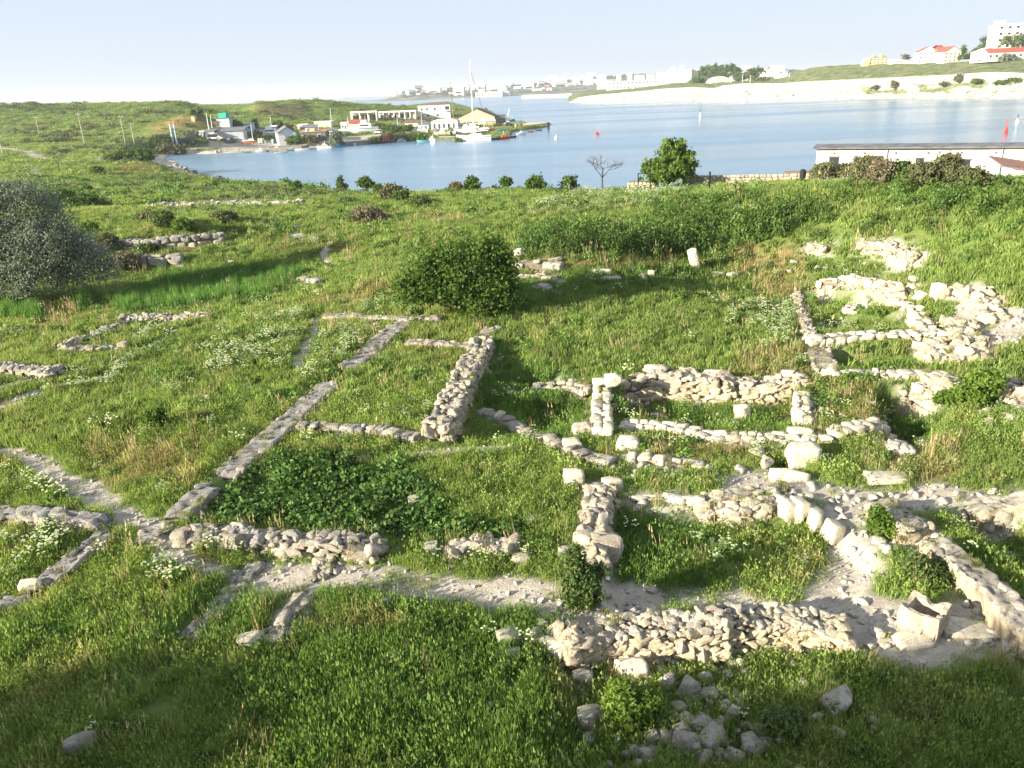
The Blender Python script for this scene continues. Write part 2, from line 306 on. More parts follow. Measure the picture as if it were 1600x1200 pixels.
wall('crumbling wall crest on the upper right slope', [(1268,384),(1290,386)], .5, .5, .24)
wall('ragged wall face on the upper right slope', [(1350,380),(1385,378),(1430,398)], .6, .7, .24)
wall('curving rubble rim behind the two standing blocks', [(1490,452),(1520,450),(1548,470),(1555,495)], .7, .5, .3)
wall('weathered outcrop-like masonry at the photo edge above the long wall', [(1565,605),(1600,598),(1640,610)], .9, .8, .34)
wall('low masonry ledge at the photo edge below the dry slope', [(1510,792),(1560,782),(1640,778)], .6, .35, .4, 'flat')
wall('narrow wall of small stones enclosing the flowering plot at the left', [(98,541),(150,522),(198,497)], .6, .3, .24)
wall('far side of the stone-edged flowering plot', [(200,494),(260,493),(322,492)], .55, .28, .24)
wall('near side of the stone-edged flowering plot', [(110,543),(150,543),(192,543)], .5, .18, .24)
wall('low wall with a yellowish face at the left photo edge', [(-40,573),(20,573),(82,577)], .6, .45, .24)
wall('thin grey strip of masonry below the yellowish-faced wall', [(-30,612),(20,600),(52,590)], .4, .15, .3, 'flat')
wall('grey ashlar terrace wall beneath the dry grass', [(182,376),(240,374),(300,369),(345,364)], .7, .75, .55, 'ashlar')
wall('smooth pale retaining wall beside the gully shrubs', [(205,400),(240,400),(278,397)], .8, .8, .9, 'ashlar')
wall('sunlit stone bench half hidden by the silvery tree', [(95,372),(120,374),(148,376)], .6, .7, .5, 'ashlar')
wall('long heap of white stones on the far grassy bank', [(245,319),(300,318),(360,317),(400,316),(468,315)], 1.1, .5, .34)
wall('row of grey blocks at the edge of the reeds', [(436,433),(470,434),(496,438)], .5, .35, .5, 'block')
wall('pale stone bench emerging right of the dark bush', [(808,408),(840,408),(872,412)], .7, .45, .6, 'block')
wall('broken pavement edge right of the dark bush', [(808,432),(840,430),(866,434)], .6, .2, .45, 'block')
wall('heap of grey stones below the pale bench', [(835,446),(855,450)], .8, .25, .4, 'block')
def G_near(px, py, dz): return G(px, py, dz)
for W in WALLS: W['xy'] = np.array([G(x, y, W['h'])[:2] for x, y in W['pix']])
def wall_clear(pts, pad=0.):
    d = np.full(len(pts), 99.)
    for W in WALLS:
        c = W['xy'].mean(0); R = np.sqrt(((W['xy']-c)**2).sum(1)).max()+2; m_ = np.hypot(pts[:, 0]-c[0], pts[:, 1]-c[1]) < R
        if m_.any(): d[m_] = np.minimum(d[m_], seg_dist(pts[m_], W['xy'], False)-W['w']/2)
    return d
# ------------------------------------------------------------------ ground sheet
NA, NR = 860, 620
ang = np.concatenate([np.linspace(-75, -42, 50)[:-1], np.linspace(-42, 42, NA-100), np.linspace(42, 75, 52)[1:]]); ang = np.radians(ang); NA = len(ang)
rr = 5.*np.power(1150/5., np.linspace(0, 1, NR))
RA, AA = np.meshgrid(rr, ang, indexing='ij'); gx = (RA*np.sin(AA)).ravel(); gy = (RA*np.cos(AA)-1.5).ravel()
gz = height(gx, gy)
idx = np.arange(NR*NA).reshape(NR, NA)
quads = np.stack([idx[:-1, :-1], idx[:-1, 1:], idx[1:, 1:], idx[1:, :-1]], -1).reshape(-1, 4)
keep = (gz[quads] > -2.9).any(1); quads = quads[keep]
used, inv = np.unique(quads, return_inverse=True); quads = inv.reshape(-1, 4)
GV = np.stack([gx, gy, gz], 1)[used]; gp = GV[:, :2]
m_path = mask(PATHS, gp); m_dry = mask(DRY, gp); m_lush_shade = mask(LUSH_SHADE+BRAMBLE, gp)
bdist = np.abs(seg_dist(gp, beach_pts, False)); m_wall = smooth((.55-wall_clear(gp))/.45)*smooth(gp[:, 0]/5+.3)*smooth(fbm(gp[:, 0]/1.2, gp[:, 1]/1.2, 3, 60)*2+.55)*.75; m_path = np.maximum(m_path, m_wall*(GV[:, 1] < 60)); m_beach = smooth((1.1-GV[:, 2])/.5)*(bdist < 60)
m_path = np.maximum(m_path, m_beach)
g = NT('ground_soil_and_turf', .95, .1)
a = g.n('ShaderNodeSeparateColor'); g.l(g.attr('cover'), a.inputs[0]); sp, sd, sl_ = a.outputs
n1 = g.noise(.35, 5); n2 = g.noise(3.5, 6, .7); n3 = g.noise(.06, 4); n4 = g.noise(30, 5, .7)
turf = g.ramp(n2, [(.3, (.045, .08, .014)), (.5, (.095, .15, .03)), (.7, (.15, .2, .05))])
turf = g.mix(g.ramp(n3, [(.42, (0, 0, 0)), (.62, (1, 1, 1))]), turf, (.13, .17, .05))
turf = g.mix(g.math('MULTIPLY', sl_, .6), turf, (.035, .085, .012))
turf = g.mix(g.math('MULTIPLY', sd, .8), turf, g.ramp(n2, [(.3, (.13, .09, .04)), (.7, (.27, .19, .09))]))
bare = g.ramp(g.math('ADD', g.math('MULTIPLY', n2, .6), g.math('MULTIPLY', n4, .4)), [(.32, (.2, .175, .135)), (.5, (.39, .35, .285)), (.68, (.54, .50, .43))])
g.col(g.mix(sp, turf, bare)); g.bump(g.math('ADD', n2, g.math('MULTIPLY', n4, .3)), .6, .12)
ground = mesh_obj('ground', GV, quads, g.m, smooth_=True); tag(ground, kind='structure'); set_col(ground, 'cover', np.stack([m_path, m_dry, m_lush_shade], 1))

# ------------------------------------------------------------------ water
wt = NT('sea_water', .12, .35); wt.b.inputs['IOR'].default_value = 1.33
wc = wt.noise(.012, 3, .5, sc3=(.35, 1.6, 1), dist=.6)
wt.col(wt.ramp(wc, [(.3, (.095, .19, .28)), (.7, (.165, .275, .37))]))
wr = wt.ramp(wt.noise(.011, 4, .55, sc3=(.28, 2.2, 1), dist=1.0), [(.4, (.24, .24, .24)), (.6, (.15, .15, .15))]); wt.l(wr, wt.b.inputs['Roughness'])
wb = wt.math('ADD', wt.noise(1.1, 4, .6, sc3=(.7, 1.3, 1)), wt.math('MULTIPLY', wt.noise(.25, 3, .6), 1.2))
wt.bump(wb, .3, .3)
R_ = 30000.
V = [(-R_, -500, 0), (R_, -500, 0), (R_, R_, 0), (-R_, R_, 0)]
water = mesh_obj('water', V, [(0, 1, 2, 3)], wt.m); tag(water, kind='structure')
# ------------------------------------------------------------------ grass and other ground cover (uncountable: instanced tufts)
hidden = bpy.data.collections.new('tuft_kinds')      # sources only, never linked to the scene
def blades(n, rad_, h0, h1, w0, bend, seed, seeds=False):
    r = np.random.default_rng(seed); V = []; Fc = []
    for k in range(n):
        a = r.random()*2*math.pi; q = rad_*math.sqrt(r.random()); bx, by = q*math.cos(a), q*math.sin(a)
        h = h0+(h1-h0)*r.random(); d = r.random()*2*math.pi; b = bend*(.3+r.random())*h; dx, dy = math.cos(d)*b, math.sin(d)*b
        o = r.random()*math.pi; wx, wy = math.cos(o)*w0/2, math.sin(o)*w0/2; i = len(V)
        V += [(bx-wx, by-wy, -.03), (bx+wx, by+wy, -.03), (bx+dx*.35-wx*.8, by+dy*.35-wy*.8, h*.6), (bx+dx*.35+wx*.8, by+dy*.35+wy*.8, h*.6), (bx+dx, by+dy, h)]
        Fc += [(i, i+1, i+3, i+2), (i+2, i+3, i+4)]
        if seeds and r.random() < .3:
            i = len(V); s = w0*1.6; V += [(bx+dx-s, by+dy, h*.95), (bx+dx+s, by+dy, h*.95), (bx+dx, by+dy, h*1.22)]; Fc.append((i, i+1, i+2))
    return V, Fc
def leaves(n, R, zs, size, seed, base=.0, shell=.5, long=1.6):
    r = np.random.default_rng(seed); V = []; Fc = []
    for k in range(n):
        d = r.normal(size=3); d /= np.linalg.norm(d); d[2] = abs(d[2]); q = R*(shell+(1-shell)*r.random())
        c = np.array([d[0]*q, d[1]*q, base+d[2]*q*zs]); nrm = d+r.normal(size=3)*.6; nrm /= np.linalg.norm(nrm)
        t = np.cross(nrm, r.normal(size=3)); t /= np.linalg.norm(t)+1e-9; b = np.cross(nrm, t); s = size*(.6+.8*r.random()); i = len(V)
        V += [tuple(c-t*s*long/2), tuple(c+b*s/2), tuple(c+t*s*long/2), tuple(c-b*s/2)]; Fc.append((i, i+1, i+2, i+3))
    return V, Fc
def umbel(seed, n=14, h=.42):
    r = np.random.default_rng(seed); V = []; Fc = []; M = []
    for k in range(n):
        a = r.random()*6.28; q = .22*math.sqrt(r.random()); x, y = q*math.cos(a), q*math.sin(a); z = h*(.7+.5*r.random()); s = .012; i = len(V)
        V += [(x*.5-s/2, y*.5, 0), (x*.5+s/2, y*.5, 0), (x+s/2, y, z), (x-s/2, y, z)]; Fc.append((i, i+1, i+2, i+3)); M.append(0)
        for j in range(7):
            a = j*6.28/6; q = .019 if j < 6 else 0; cx, cy, cz = x+q*math.cos(a), y+q*math.sin(a), z+.01-(.012 if j < 6 else 0); s = .009; i = len(V)
            V += [(cx-s, cy-s, cz), (cx+s, cy-s, cz), (cx+s, cy+s, cz+.004), (cx-s, cy+s, cz)]; Fc.append((i, i+1, i+2, i+3)); M.append(1)
    for k in range(26):
        a = r.random()*6.28; q = .05+.2*r.random(); x, y, z = q*math.cos(a), q*math.sin(a), h*(.1+.6*r.random()); t = r.normal(size=2)*.035; i = len(V)
        V += [(x, y, z), (x+t[0], y+t[1], z+.03), (x+t[0]*2, y+t[1]*2, z), (x+t[0]-t[1]*.5, y+t[1]+t[0]*.5, z-.01)]; Fc.append((i, i+1, i+2, i+3)); M.append(0)
    return V, Fc, M
def leafmat(name, stops, trans=.35, sc=2.5, inst=False, rough=.6):
    g = NT(name, rough, .25); c = g.ramp(g.noise(sc, 4, .7), stops)
    if inst: c = g.mix(1., c, g.attr('tint', 'INSTANCER'), 'MULTIPLY')
    g.col(c); tr = g.n('ShaderNodeBsdfTranslucent'); g.l(g.mix(1., c, (1.15, 1.22, .7), 'MULTIPLY'), tr.inputs[0]); ms = g.n('ShaderNodeMixShader'); ms.inputs[0].default_value = trans
    out = [n for n in g.t.nodes if n.type == 'OUTPUT_MATERIAL'][0]; g.l(g.b.outputs[0], ms.inputs[1]); g.l(tr.outputs[0], ms.inputs[2]); g.l(ms.outputs[0], out.inputs[0]); return g.m
M_grass = leafmat('grass_blade', [(.3, (.75, .8, .7)), (.7, (1.2, 1.12, 1.2))], .42, 1.3, True)
M_leafy = leafmat('weed_leaf', [(.3, (.7, .75, .7)), (.7, (1.2, 1.2, 1.2))], .3, 3., True)
M_umbel = mat('white_umbel', (.62, .64, .38), .8)
def source(name, data, mats):
    V, Fc = data[:2]; o = mesh_obj(name, V, Fc, mats, midx=data[2] if len(data) > 2 else None); C.collection.objects.unlink(o); return o
def scatter(name, kinds, xyz, scale, tint, label, cat, tilt=.15):
    """one object: tufts instanced on points that lie on the ground"""
    coll = bpy.data.collections.new(name+'_kinds')
    for k in kinds: coll.objects.link(k)
    me = bpy.data.meshes.new(name); n = len(xyz); me.vertices.add(n); me.vertices.foreach_set('co', np.asarray(xyz, np.float32).ravel()); me.update()
    a = me.attributes.new('sc', 'FLOAT_VECTOR', 'POINT'); a.data.foreach_set('vector', np.asarray(scale, np.float32).ravel())
    rot = np.stack([rng.normal(0, tilt, n), rng.normal(0, tilt, n), rng.random(n)*6.283], 1); a = me.attributes.new('ro', 'FLOAT_VECTOR', 'POINT'); a.data.foreach_set('vector', rot.astype(np.float32).ravel())
    c = np.ones((n, 4), np.float32); c[:, :3] = tint; a = me.attributes.new('tint', 'FLOAT_COLOR', 'POINT'); a.data.foreach_set('color', c.ravel())
    o = bpy.data.objects.new(name, me); C.collection.objects.link(o)
    ng = bpy.data.node_groups.new(name, 'GeometryNodeTree'); ng.interface.new_socket('Geometry', in_out='INPUT', socket_type='NodeSocketGeometry'); ng.interface.new_socket('Geometry', in_out='OUTPUT', socket_type='NodeSocketGeometry')
    N = ng.nodes; L = ng.links; gi = N.new('NodeGroupInput'); go = N.new('NodeGroupOutput'); ip = N.new('GeometryNodeInstanceOnPoints'); ci = N.new('GeometryNodeCollectionInfo')
    ci.inputs['Collection'].default_value = coll; ci.inputs['Separate Children'].default_value = True; ci.inputs['Reset Children'].default_value = True
    ip.inputs['Pick Instance'].default_value = True
    def na(nm):
        q = N.new('GeometryNodeInputNamedAttribute'); q.data_type = 'FLOAT_VECTOR'; q.inputs['Name'].default_value = nm; return q.outputs['Attribute']
    rv = N.new('FunctionNodeRandomValue'); rv.data_type = 'INT'; rv.inputs[4].default_value = 0; rv.inputs[5].default_value = len(kinds)-1
    er = N.new('FunctionNodeEulerToRotation'); L.new(na('ro'), er.inputs[0]); L.new(er.outputs[0], ip.inputs['Rotation']); L.new(na('sc'), ip.inputs['Scale'])
    L.new(rv.outputs[2], ip.inputs['Instance Index']); L.new(gi.outputs[0], ip.inputs['Points']); L.new(ci.outputs[0], ip.inputs['Instance']); L.new(ip.outputs[0], go.inputs[0])
    md = o.modifiers.new('scatter', 'NODES'); md.node_group = ng; tag(o, label, cat, kind='stuff'); return o
grass_src = [source('grass_tuft', blades(46, .17, .1, .3, .011, .35, 10+k, True), M_grass) for k in range(5)]
coarse_src = [source('coarse_tuft', blades(34, .2, .12, .34, .024, .35, 20+k), M_grass) for k in range(4)]
leafy_src = [source('leafy_tuft', leaves(70, .3, .9, .062, 30+k, .02, .35), M_leafy) for k in range(4)]
umbel_src = [source('umbel_plant', umbel(40+k), [M_leafy, M_umbel]) for k in range(4)]
bank_src = [source('bank_tuft', leaves(130, .36, 1.2, .034, 60+k, .02, .3, 3.), M_leafy) for k in range(4)]
reed_src = [source('reed_tuft', blades(30, .2, .5, .95, .022, .16, 50+k), M_grass) for k in range(3)]
# candidate points by distance band
bands = [(5.5, 14, 55), (14, 24, 42), (24, 36, 26), (36, 55, 15), (55, 90, 7), (90, 160, 1.6), (160, 300, .5), (300, 560, .22)]
allp = []; allb = []
for bi, (a_, b_, den) in enumerate(bands):
    half = rad(46); n = int(half*(b_*b_-a_*a_)*den); r_ = np.sqrt(a_*a_+(b_*b_-a_*a_)*rng.random(n)); t_ = (rng.random(n)*2-1)*half
    allp.append(np.stack([r_*np.sin(t_), r_*np.cos(t_)-1], 1)); allb.append(np.full(n, bi))
gpt = np.concatenate(allp); gb = np.concatenate(allb); gh = height(gpt[:, 0], gpt[:, 1])
f_path = mask(PATHS, gpt); f_dry = mask(DRY, gpt); f_lush_shade = mask(LUSH_SHADE, gpt); f_br = mask(BRAMBLE, gpt); wd = wall_clear(gpt)
thin = .72+.5*fbm(gpt[:, 0]/2.2, gpt[:, 1]/2.2, 3, 40)-.5*smooth(fbm(gpt[:, 0]/1.1, gpt[:, 1]/1.1, 3, 140)*2-.5)
f_bare = smooth((.5-wd)/.4)*smooth(gpt[:, 0]/5+.3)*smooth(fbm(gpt[:, 0]/1.2, gpt[:, 1]/1.2, 3, 60)*2+.55)*.8; ok = (rng.random(len(gpt)) > f_bare) & (gh > .7) & (wd > -.03) & (rng.random(len(gpt)) > (f_path*(1.05+.5*fbm(gpt[:, 0]/.7, gpt[:, 1]/.7, 3, 33)))) & (f_br < .45) & (rng.random(len(gpt)) < thin+.25)
def tints(p, dry, lush, rr_):
    a = fbm(p[:, 0]/3.2, p[:, 1]/3.2, 4, 50)[:, None]; b = fbm(p[:, 0]/.8, p[:, 1]/.8, 2, 60)[:, None]; cc = fbm(p[:, 0]/16, p[:, 1]/16, 3, 70)[:, None]
    base = np.array([.215, .295, .075])[None]*(1+.25*a)+np.array([.05, .02, .015])*np.clip(cc+.2, 0, 1)
    yel = np.array([.34, .30, .13]); base = base+(yel-base)*np.clip(b*1.0+a*.45-.3, 0, .5)
    base = base+(np.array([.125, .225, .05])-base)*np.clip(lush[:, None]*.75, 0, 1)  # darker green of lush spots and of the painted bush shadow
    base = base+(np.array([.36, .25, .13])-base)*np.clip(dry[:, None]*(.25+.6*b), 0, .65)
    return np.clip(base*(.75+.5*rng.random((len(p), 1))), .012, .6)
sel = ok; p_ = gpt[sel]; bi_ = gb[sel]; z_ = gh[sel]
hs = np.array([.85, .85, .9, .95, 1.1, 1.9, 2.6, 3.2])[bi_]; ws = np.array([1, 1.05, 1.15, 1.35, 1.8, 3.6, 5.4, 8.])[bi_]
short = .86*np.clip(wd[sel]/.3, .7, 1)*(1-.5*f_path[sel])*(1-.35*f_dry[sel])*(1+.25*f_lush_shade[sel])*(1+.35*fbm(p_[:, 0]/1.3, p_[:, 1]/1.3, 3, 80)); rs = .75+.5*rng.random(len(p_))
far_flat = np.where(bi_ >= 5, .55, 1.)
S_ = np.stack([ws*rs, ws*rs, hs*rs*short*far_flat], 1); T_ = tints(p_, f_dry[sel], f_lush_shade[sel], None)
nb = bi_ <= 1
scatter('meadow_grass', grass_src, np.c_[p_, z_][nb], S_[nb], T_[nb], 'tall seeding meadow grass over the near ground around the ruined walls', 'grass')
scatter('far_grass', coarse_src, np.c_[p_, z_][~nb], S_[~nb], T_[~nb], 'green grass covering the field and slopes away to the shore and hill', 'grass')
# dead stalks standing in the grass
stalk_src = [source('dry_stalks', blades(12, .16, .3, .62, .011, .18, 90+k, True), M_grass) for k in range(3)]
s_ = ok & (gb <= 3) & (rng.random(len(gpt)) < .012+.10*f_dry+.05*smooth((.35-wd)/.3)+.05*smooth(fbm(gpt[:, 0]/3, gpt[:, 1]/3, 3, 160)*3-.6)); p_ = gpt[s_]; k_ = (.6+.6*rng.random(len(p_)))*np.array([.8, .9, 1.1, 1.3, 1, 1, 1, 1])[gb[s_]]
scatter('dry_stalks', stalk_src, np.c_[p_, gh[s_]], np.stack([k_, k_, k_], 1), np.array([.42, .34, .19])*(.6+.7*rng.random((len(p_), 1))), 'pale dead stalks and seed heads standing in the grass', 'dry grass', .15)
# brambles
s_ = (f_br > .45) & (gb <= 3) & (rng.random(len(gpt)) < .45) & (wd > .05); p_ = gpt[s_]
scatter('bramble_cover', leafy_src, np.c_[p_, gh[s_]], np.stack([.8+.5*rng.random(len(p_))]*2+[.7+.7*rng.random(len(p_))+.5*fbm(p_[:, 0]/1., p_[:, 1]/1., 2, 4)], 1), np.array([.075, .14, .028])*(.6+.9*rng.random((len(p_), 1))), 'dark green bramble leaves filling the plot between the walls', 'ground cover', .3)
# leafy weeds in the lush places and here and there
s_ = (gh > .7) & (wd > .1) & (rng.random(len(gpt)) < np.where(f_lush_shade > .5, .12, .035)*(1+2*fbm(gpt[:, 0]/2, gpt[:, 1]/2, 2, 90))) & (f_path < .3) & (gb <= 5); p_ = gpt[s_]; kk = np.array([.7, .8, 1, 1.2, 1.6, 3.][:6])[gb[s_]]*(.5+.8*rng.random(len(p_)))
scatter('weed_cover', leafy_src, np.c_[p_, gh[s_]], np.stack([kk, kk, kk*1.05], 1), np.array([.09, .165, .03])*(.5+1.*rng.random((len(p_), 1))), 'broad-leaved green weeds mixed into the grass', 'ground cover', .3)
# ------------------------------------------------------------------ stone
def cube_sphere(n):
    V = []; Fc = []; key = {}
    def vid(p):
        k = tuple(np.round(p, 5)); 
        if k not in key: key[k] = len(V); V.append(p)
        return key[k]
    for ax in range(3):
        for s in (-1, 1):
            for i in range(n):
                for j in range(n):
                    q = []
                    for a, b in ((i, j), (i+1, j), (i+1, j+1), (i, j+1)):
                        p = np.zeros(3); p[ax] = s; p[(ax+1) % 3] = (-1+2*a/n)*s; p[(ax+2) % 3] = -1+2*b/n; q.append(vid(p))
                    Fc.append(q)
    return np.array(V), np.array(Fc)
_CS = {n: cube_sphere(n) for n in (3, 4, 5, 6, 8)}
def rock_template(n, boxy, rough, seed, cuts=0):
    V, Fc = _CS[n]; r = np.random.default_rng(seed); p = np.tan(V*math.pi/4*.98); s = V/np.linalg.norm(V, axis=1)[:, None]
    b = V*boxy+s*(1-boxy)*1.15
    b = b/np.abs(b).max(0)
    for k in range(int(14-12*boxy) if boxy > .75 or boxy < .55 else 9):      # planar chips
        d = r.normal(size=3); d /= np.linalg.norm(d); c = (.62+.3*r.random())*(1.25 if boxy > .78 else 1.05); e = b@d-c; b = b-np.outer(np.clip(e, 0, None), d)
    for k in range(cuts):
        d = r.normal(size=3)*np.array([1, 1, .8]); d /= np.linalg.norm(d); c = .55+.4*r.random(); e = b@d-c; b = b-np.outer(np.clip(e, 0, None), d)
    o = r.random(3)*50; f = 1.6
    disp = np.stack([fbm(b[:, 0]*f+o[i]+b[:, 2]*1.3, b[:, 1]*f+o[(i+1) % 3]+b[:, 2]*2.1, 3, seed+i) for i in range(3)], 1)
    return b+disp*rough, Fc
RT_rub = [rock_template(5, .95, .03, 100+k, 7) for k in range(14)]; RT_blk = [rock_template(4, .8, .11, 140+k) for k in range(10)]; RT_flat = [rock_template(4, .72, .12, 160+k) for k in range(10)]
def stone_mat(name, stops, bumpy=.5):
    g = NT(name, .92, .15); n = g.math('ADD', g.math('MULTIPLY', g.noise(4, 6, .7), .55), g.math('MULTIPLY', g.noise(26, 5, .75), .45))
    c = g.ramp(n, stops); c = g.mix(1., c, g.attr('tint'), 'MULTIPLY')
    lich = g.ramp(g.noise(7, 5, .8), [(.52, (0, 0, 0)), (.62, (1, 1, 1))]); c = g.mix(g.math('MULTIPLY', lich, .45), c, (.14, .135, .12))
    pits = g.ramp(g.noise(45, 3, .6), [(.34, (.35, .32, .28)), (.42, (1, 1, 1))]); c = g.mix(.8, c, pits, 'MULTIPLY')
    g.col(c); g.bump(g.math('ADD', g.noise(14, 6, .75), g.math('MULTIPLY', g.noise(60, 4, .7), .5)), bumpy, .06); return g.m
M_stone = stone_mat('weathered_limestone', [(.34, (.25, .225, .185)), (.5, (.43, .40, .34)), (.66, (.57, .535, .46))], .8)
M_pale = stone_mat('pale_cut_limestone', [(.34, (.42, .39, .31)), (.5, (.58, .54, .44)), (.66, (.68, .64, .54))], .3)
class Stones:
    def __init__(s): s.V = []; s.F = []; s.T = []; s.n = 0
    def add(s, tpl, c, half, rz, tint, tilt=(0, 0)):
        V, Fc = tpl; ca, sa = math.cos(rz), math.sin(rz); p = V*half; 
        if tilt[0] or tilt[1]:
            cx, sx = math.cos(tilt[0]), math.sin(tilt[0]); p = p@np.array([[1, 0, 0], [0, cx, sx], [0, -sx, cx]]); cy, sy = math.cos(tilt[1]), math.sin(tilt[1]); p = p@np.array([[cy, 0, -sy], [0, 1, 0], [sy, 0, cy]])
        p = p@np.array([[ca, sa, 0], [-sa, ca, 0], [0, 0, 1]])+c
        s.V.append(p); s.F.append(Fc+s.n); s.n += len(V); s.T.append(np.tile(tint, (len(V), 1)))
    def build(s, name, m, parent=None, origin=(0, 0, 0)):
        V = np.concatenate(s.V)-np.asarray(origin); o = mesh_obj(name, V, np.concatenate(s.F), m, parent); o.location = origin; set_col(o, 'tint', np.concatenate(s.T)); return o
def build_wall(W):
    xy = W['xy']; seg = np.diff(xy, axis=0); sl = np.hypot(seg[:, 0], seg[:, 1]); cum = np.r_[0, np.cumsum(sl)]; L = cum[-1]; h0, w_, sz, st = W['h'], W['w'], W['size'], W['style']
    seed = int(abs(xy[0, 0]*131+xy[0, 1]*71)*10) % 9999; r = np.random.default_rng(seed)
    def at(u):
        u = np.clip(u, 0, L); i = np.clip(np.searchsorted(cum, u, 'right')-1, 0, len(sl)-1); t = seg[i]/sl[i]; p = xy[i]+t*(u-cum[i]); return p, t, np.array([-t[1], t[0]])
    us = np.linspace(0, L, max(3, int(L/.22)+2)); pts = np.array([at(u)[0] for u in us]); gz = height(pts[:, 0], pts[:, 1]); 
    far = np.hypot(*xy.mean(0)) 
    side = smooth((xy.mean(0)[0]/xy.mean(0)[1]+.25)/.5)      # the stone is creamier on the right of the site, greyer on the left
    warm = np.array([1.24, 1.2, 1.1])*side+np.array([.92, .93, .95])*(1-side)
    def gz_at(u): return float(np.interp(u, us, gz))
    NNs = np.array([at(u)[2] for u in us]); GS = {sd: np.minimum(gz, height(*(pts+NNs*sd*(w_/2+.28)).T)) for sd in (-1, 1)}
    def gs_at(u, sd): return float(np.interp(u, us, GS[sd]))
    hv = lambda u: h0*(1+.22*float(fbm(np.array([u/.9+seed]), np.array([seed*.1]), 3)[0])*(2.2 if st == 'rubble' else 1.3 if st == 'block' else .6))
    S = Stones(); tp = {'rubble': RT_rub, 'block': RT_blk, 'flat': RT_flat, 'ashlar': RT_blk}[st]
    # core: lime mortar and small stones, rough all over; the worn flat-topped walls are mostly this
    du = .07 if far < 30 else .14; us2 = np.linspace(0, L, max(4, int(L/du)+2)); cn = len(us2); wj = w_/2*(1.0 if st == 'flat' else .86)
    prof = np.array([(-1, -1.), (-1.02, -.1), (-1, .35), (-.98, .75), (-.9, .97)]+[(q_, 1.) for q_ in np.linspace(-.75, .75, 8 if far < 30 else 5)]+[(.9, .97), (.98, .75), (1, .35), (1.02, -.1), (1, -1.)]); m_ = len(prof)
    PT = np.array([at(u)[0] for u in us2]); NN = np.array([at(u)[2] for u in us2]); gz2 = np.interp(us2, us, gz); hh2 = np.array([hv(u) for u in us2])*(1. if st == 'flat' else .9)
    U = np.repeat(us2[:, None], m_, 1); Q = np.repeat(prof[None, :, 0]*wj, cn, 0); Z = prof[None, :, 1]*hh2[:, None]; Z = np.where(prof[None, :, 1] < -.5, -1.1, Z)
    d1, d2, cv = voro((U+seed)/(sz*.75), (Q+Z*.8+seed)/(sz*.6), seed % 200); crack = 1-smooth((d2-d1)/.16)
    nz = fbm((U+Q*.3)/.16, (Q+Z*1.3)/.16, 4, seed % 90); nb = fbm(U/.6, (Q+Z)/.6, 3, seed % 70)
    Q2 = Q*(1+.16*nb*(1 if st == 'flat' else .4))+np.sign(Q)*(nz*.035-.03*crack)*(np.abs(prof[None, :, 0]) > .85); endt = smooth(np.minimum(U, L-U)/.18); Q2 *= .75+.25*endt
    Z2 = Z+((nz*.032+(cv-.5)*.05-crack*.035)*(prof[None, :, 1] > .5)-.09*(1-endt)*(prof[None, :, 1] > .5)) 
    CVX = PT[:, None, :]+NN[:, None, :]*Q2[..., None]; CV = np.concatenate([CVX, (gz2[:, None]+Z2)[..., None]], 2).reshape(-1, 3)
    ii = np.arange(cn*m_).reshape(cn, m_); CF = np.stack([ii[:-1, :-1], ii[1:, :-1], ii[1:, 1:], ii[:-1, 1:]], -1).reshape(-1, 4)[:, ::-1]
    caps = [(ii[e, k], ii[e, k+1], ii[e, m_-2-k], ii[e, m_-1-k]) for e in (0, cn-1) for k in range(m_//2-1)]
    greyt = np.array([.78, .79, .82]); ct = (warm[None]*(.8+.35*cv.reshape(-1, 1))*(1-.6*crack.reshape(-1, 1)))*np.where((prof[None, :, 1] > .9).repeat(cn, 0).reshape(-1, 1), greyt, np.array([.95, .88, .78]))
    S.V.append(CV); S.F.append(np.concatenate([CF, np.array(caps)])); S.n += len(CV); S.T.append(ct*(1. if st == 'flat' else .42))
    def tint(top):
        v = .72+.42*r.random(); g_ = np.array([.84, .84, .86]) if top else np.array([1.06, 1.0, .9]); return warm*v*g_*(1+.06*(r.random(3)-.5))
    def put(tpl, q, half, rz, tn, tilt=(0, 0)): S.add(tpl, np.array(q), np.array(half), rz, tn, tilt)
    if st == 'rubble':
        for sd in (-1, 1):
            hx = h0+float((gz-GS[sd]).mean()); n_ = int(L*hx/(sz*sz*.44))+2; uu = (np.arange(n_)*.754877666+r.random()) % 1*L; vv = (np.arange(n_)*.569840291+r.random()) % 1
            for u, v in zip(uu, vv):
                p, t, nn = at(u); s_ = sz*min(2.1, np.exp(r.normal()*.42))*.5*(1.15-.25*v); zb = gs_at(u, sd); hh = gz_at(u)+hv(u)-zb; q = p+nn*sd*(w_/2-s_*.45+(r.random()-.6)*.05+.10*(1-v)*min(1, hh))
                put(tp[r.integers(len(tp))], [q[0], q[1], zb+hh*v*.97], [s_*(1.0+.6*r.random()), s_*.6, s_*(.48+.3*r.random())], math.atan2(t[1], t[0])+r.normal()*.22, tint(v > .85), (r.normal()*.14, r.normal()*.16))
        n_ = int(L*w_/(sz*sz*.42))+2
        for k in range(n_):
            u = r.random()*L; p, t, nn = at(u); s_ = sz*min(1.35, np.exp(r.normal()*.38))*.86*.5; q = p+nn*(r.random()-.5)*(w_-s_*.8)
            put(tp[r.integers(len(tp))], [q[0], q[1], gz_at(u)+hv(u)+s_*.05*r.normal()-.03], [s_*(.9+.5*r.random()), s_*.9, s_*(.4+.3*r.random())], r.random()*6.28, tint(r.random() < .6), (r.normal()*.2, r.normal()*.2))
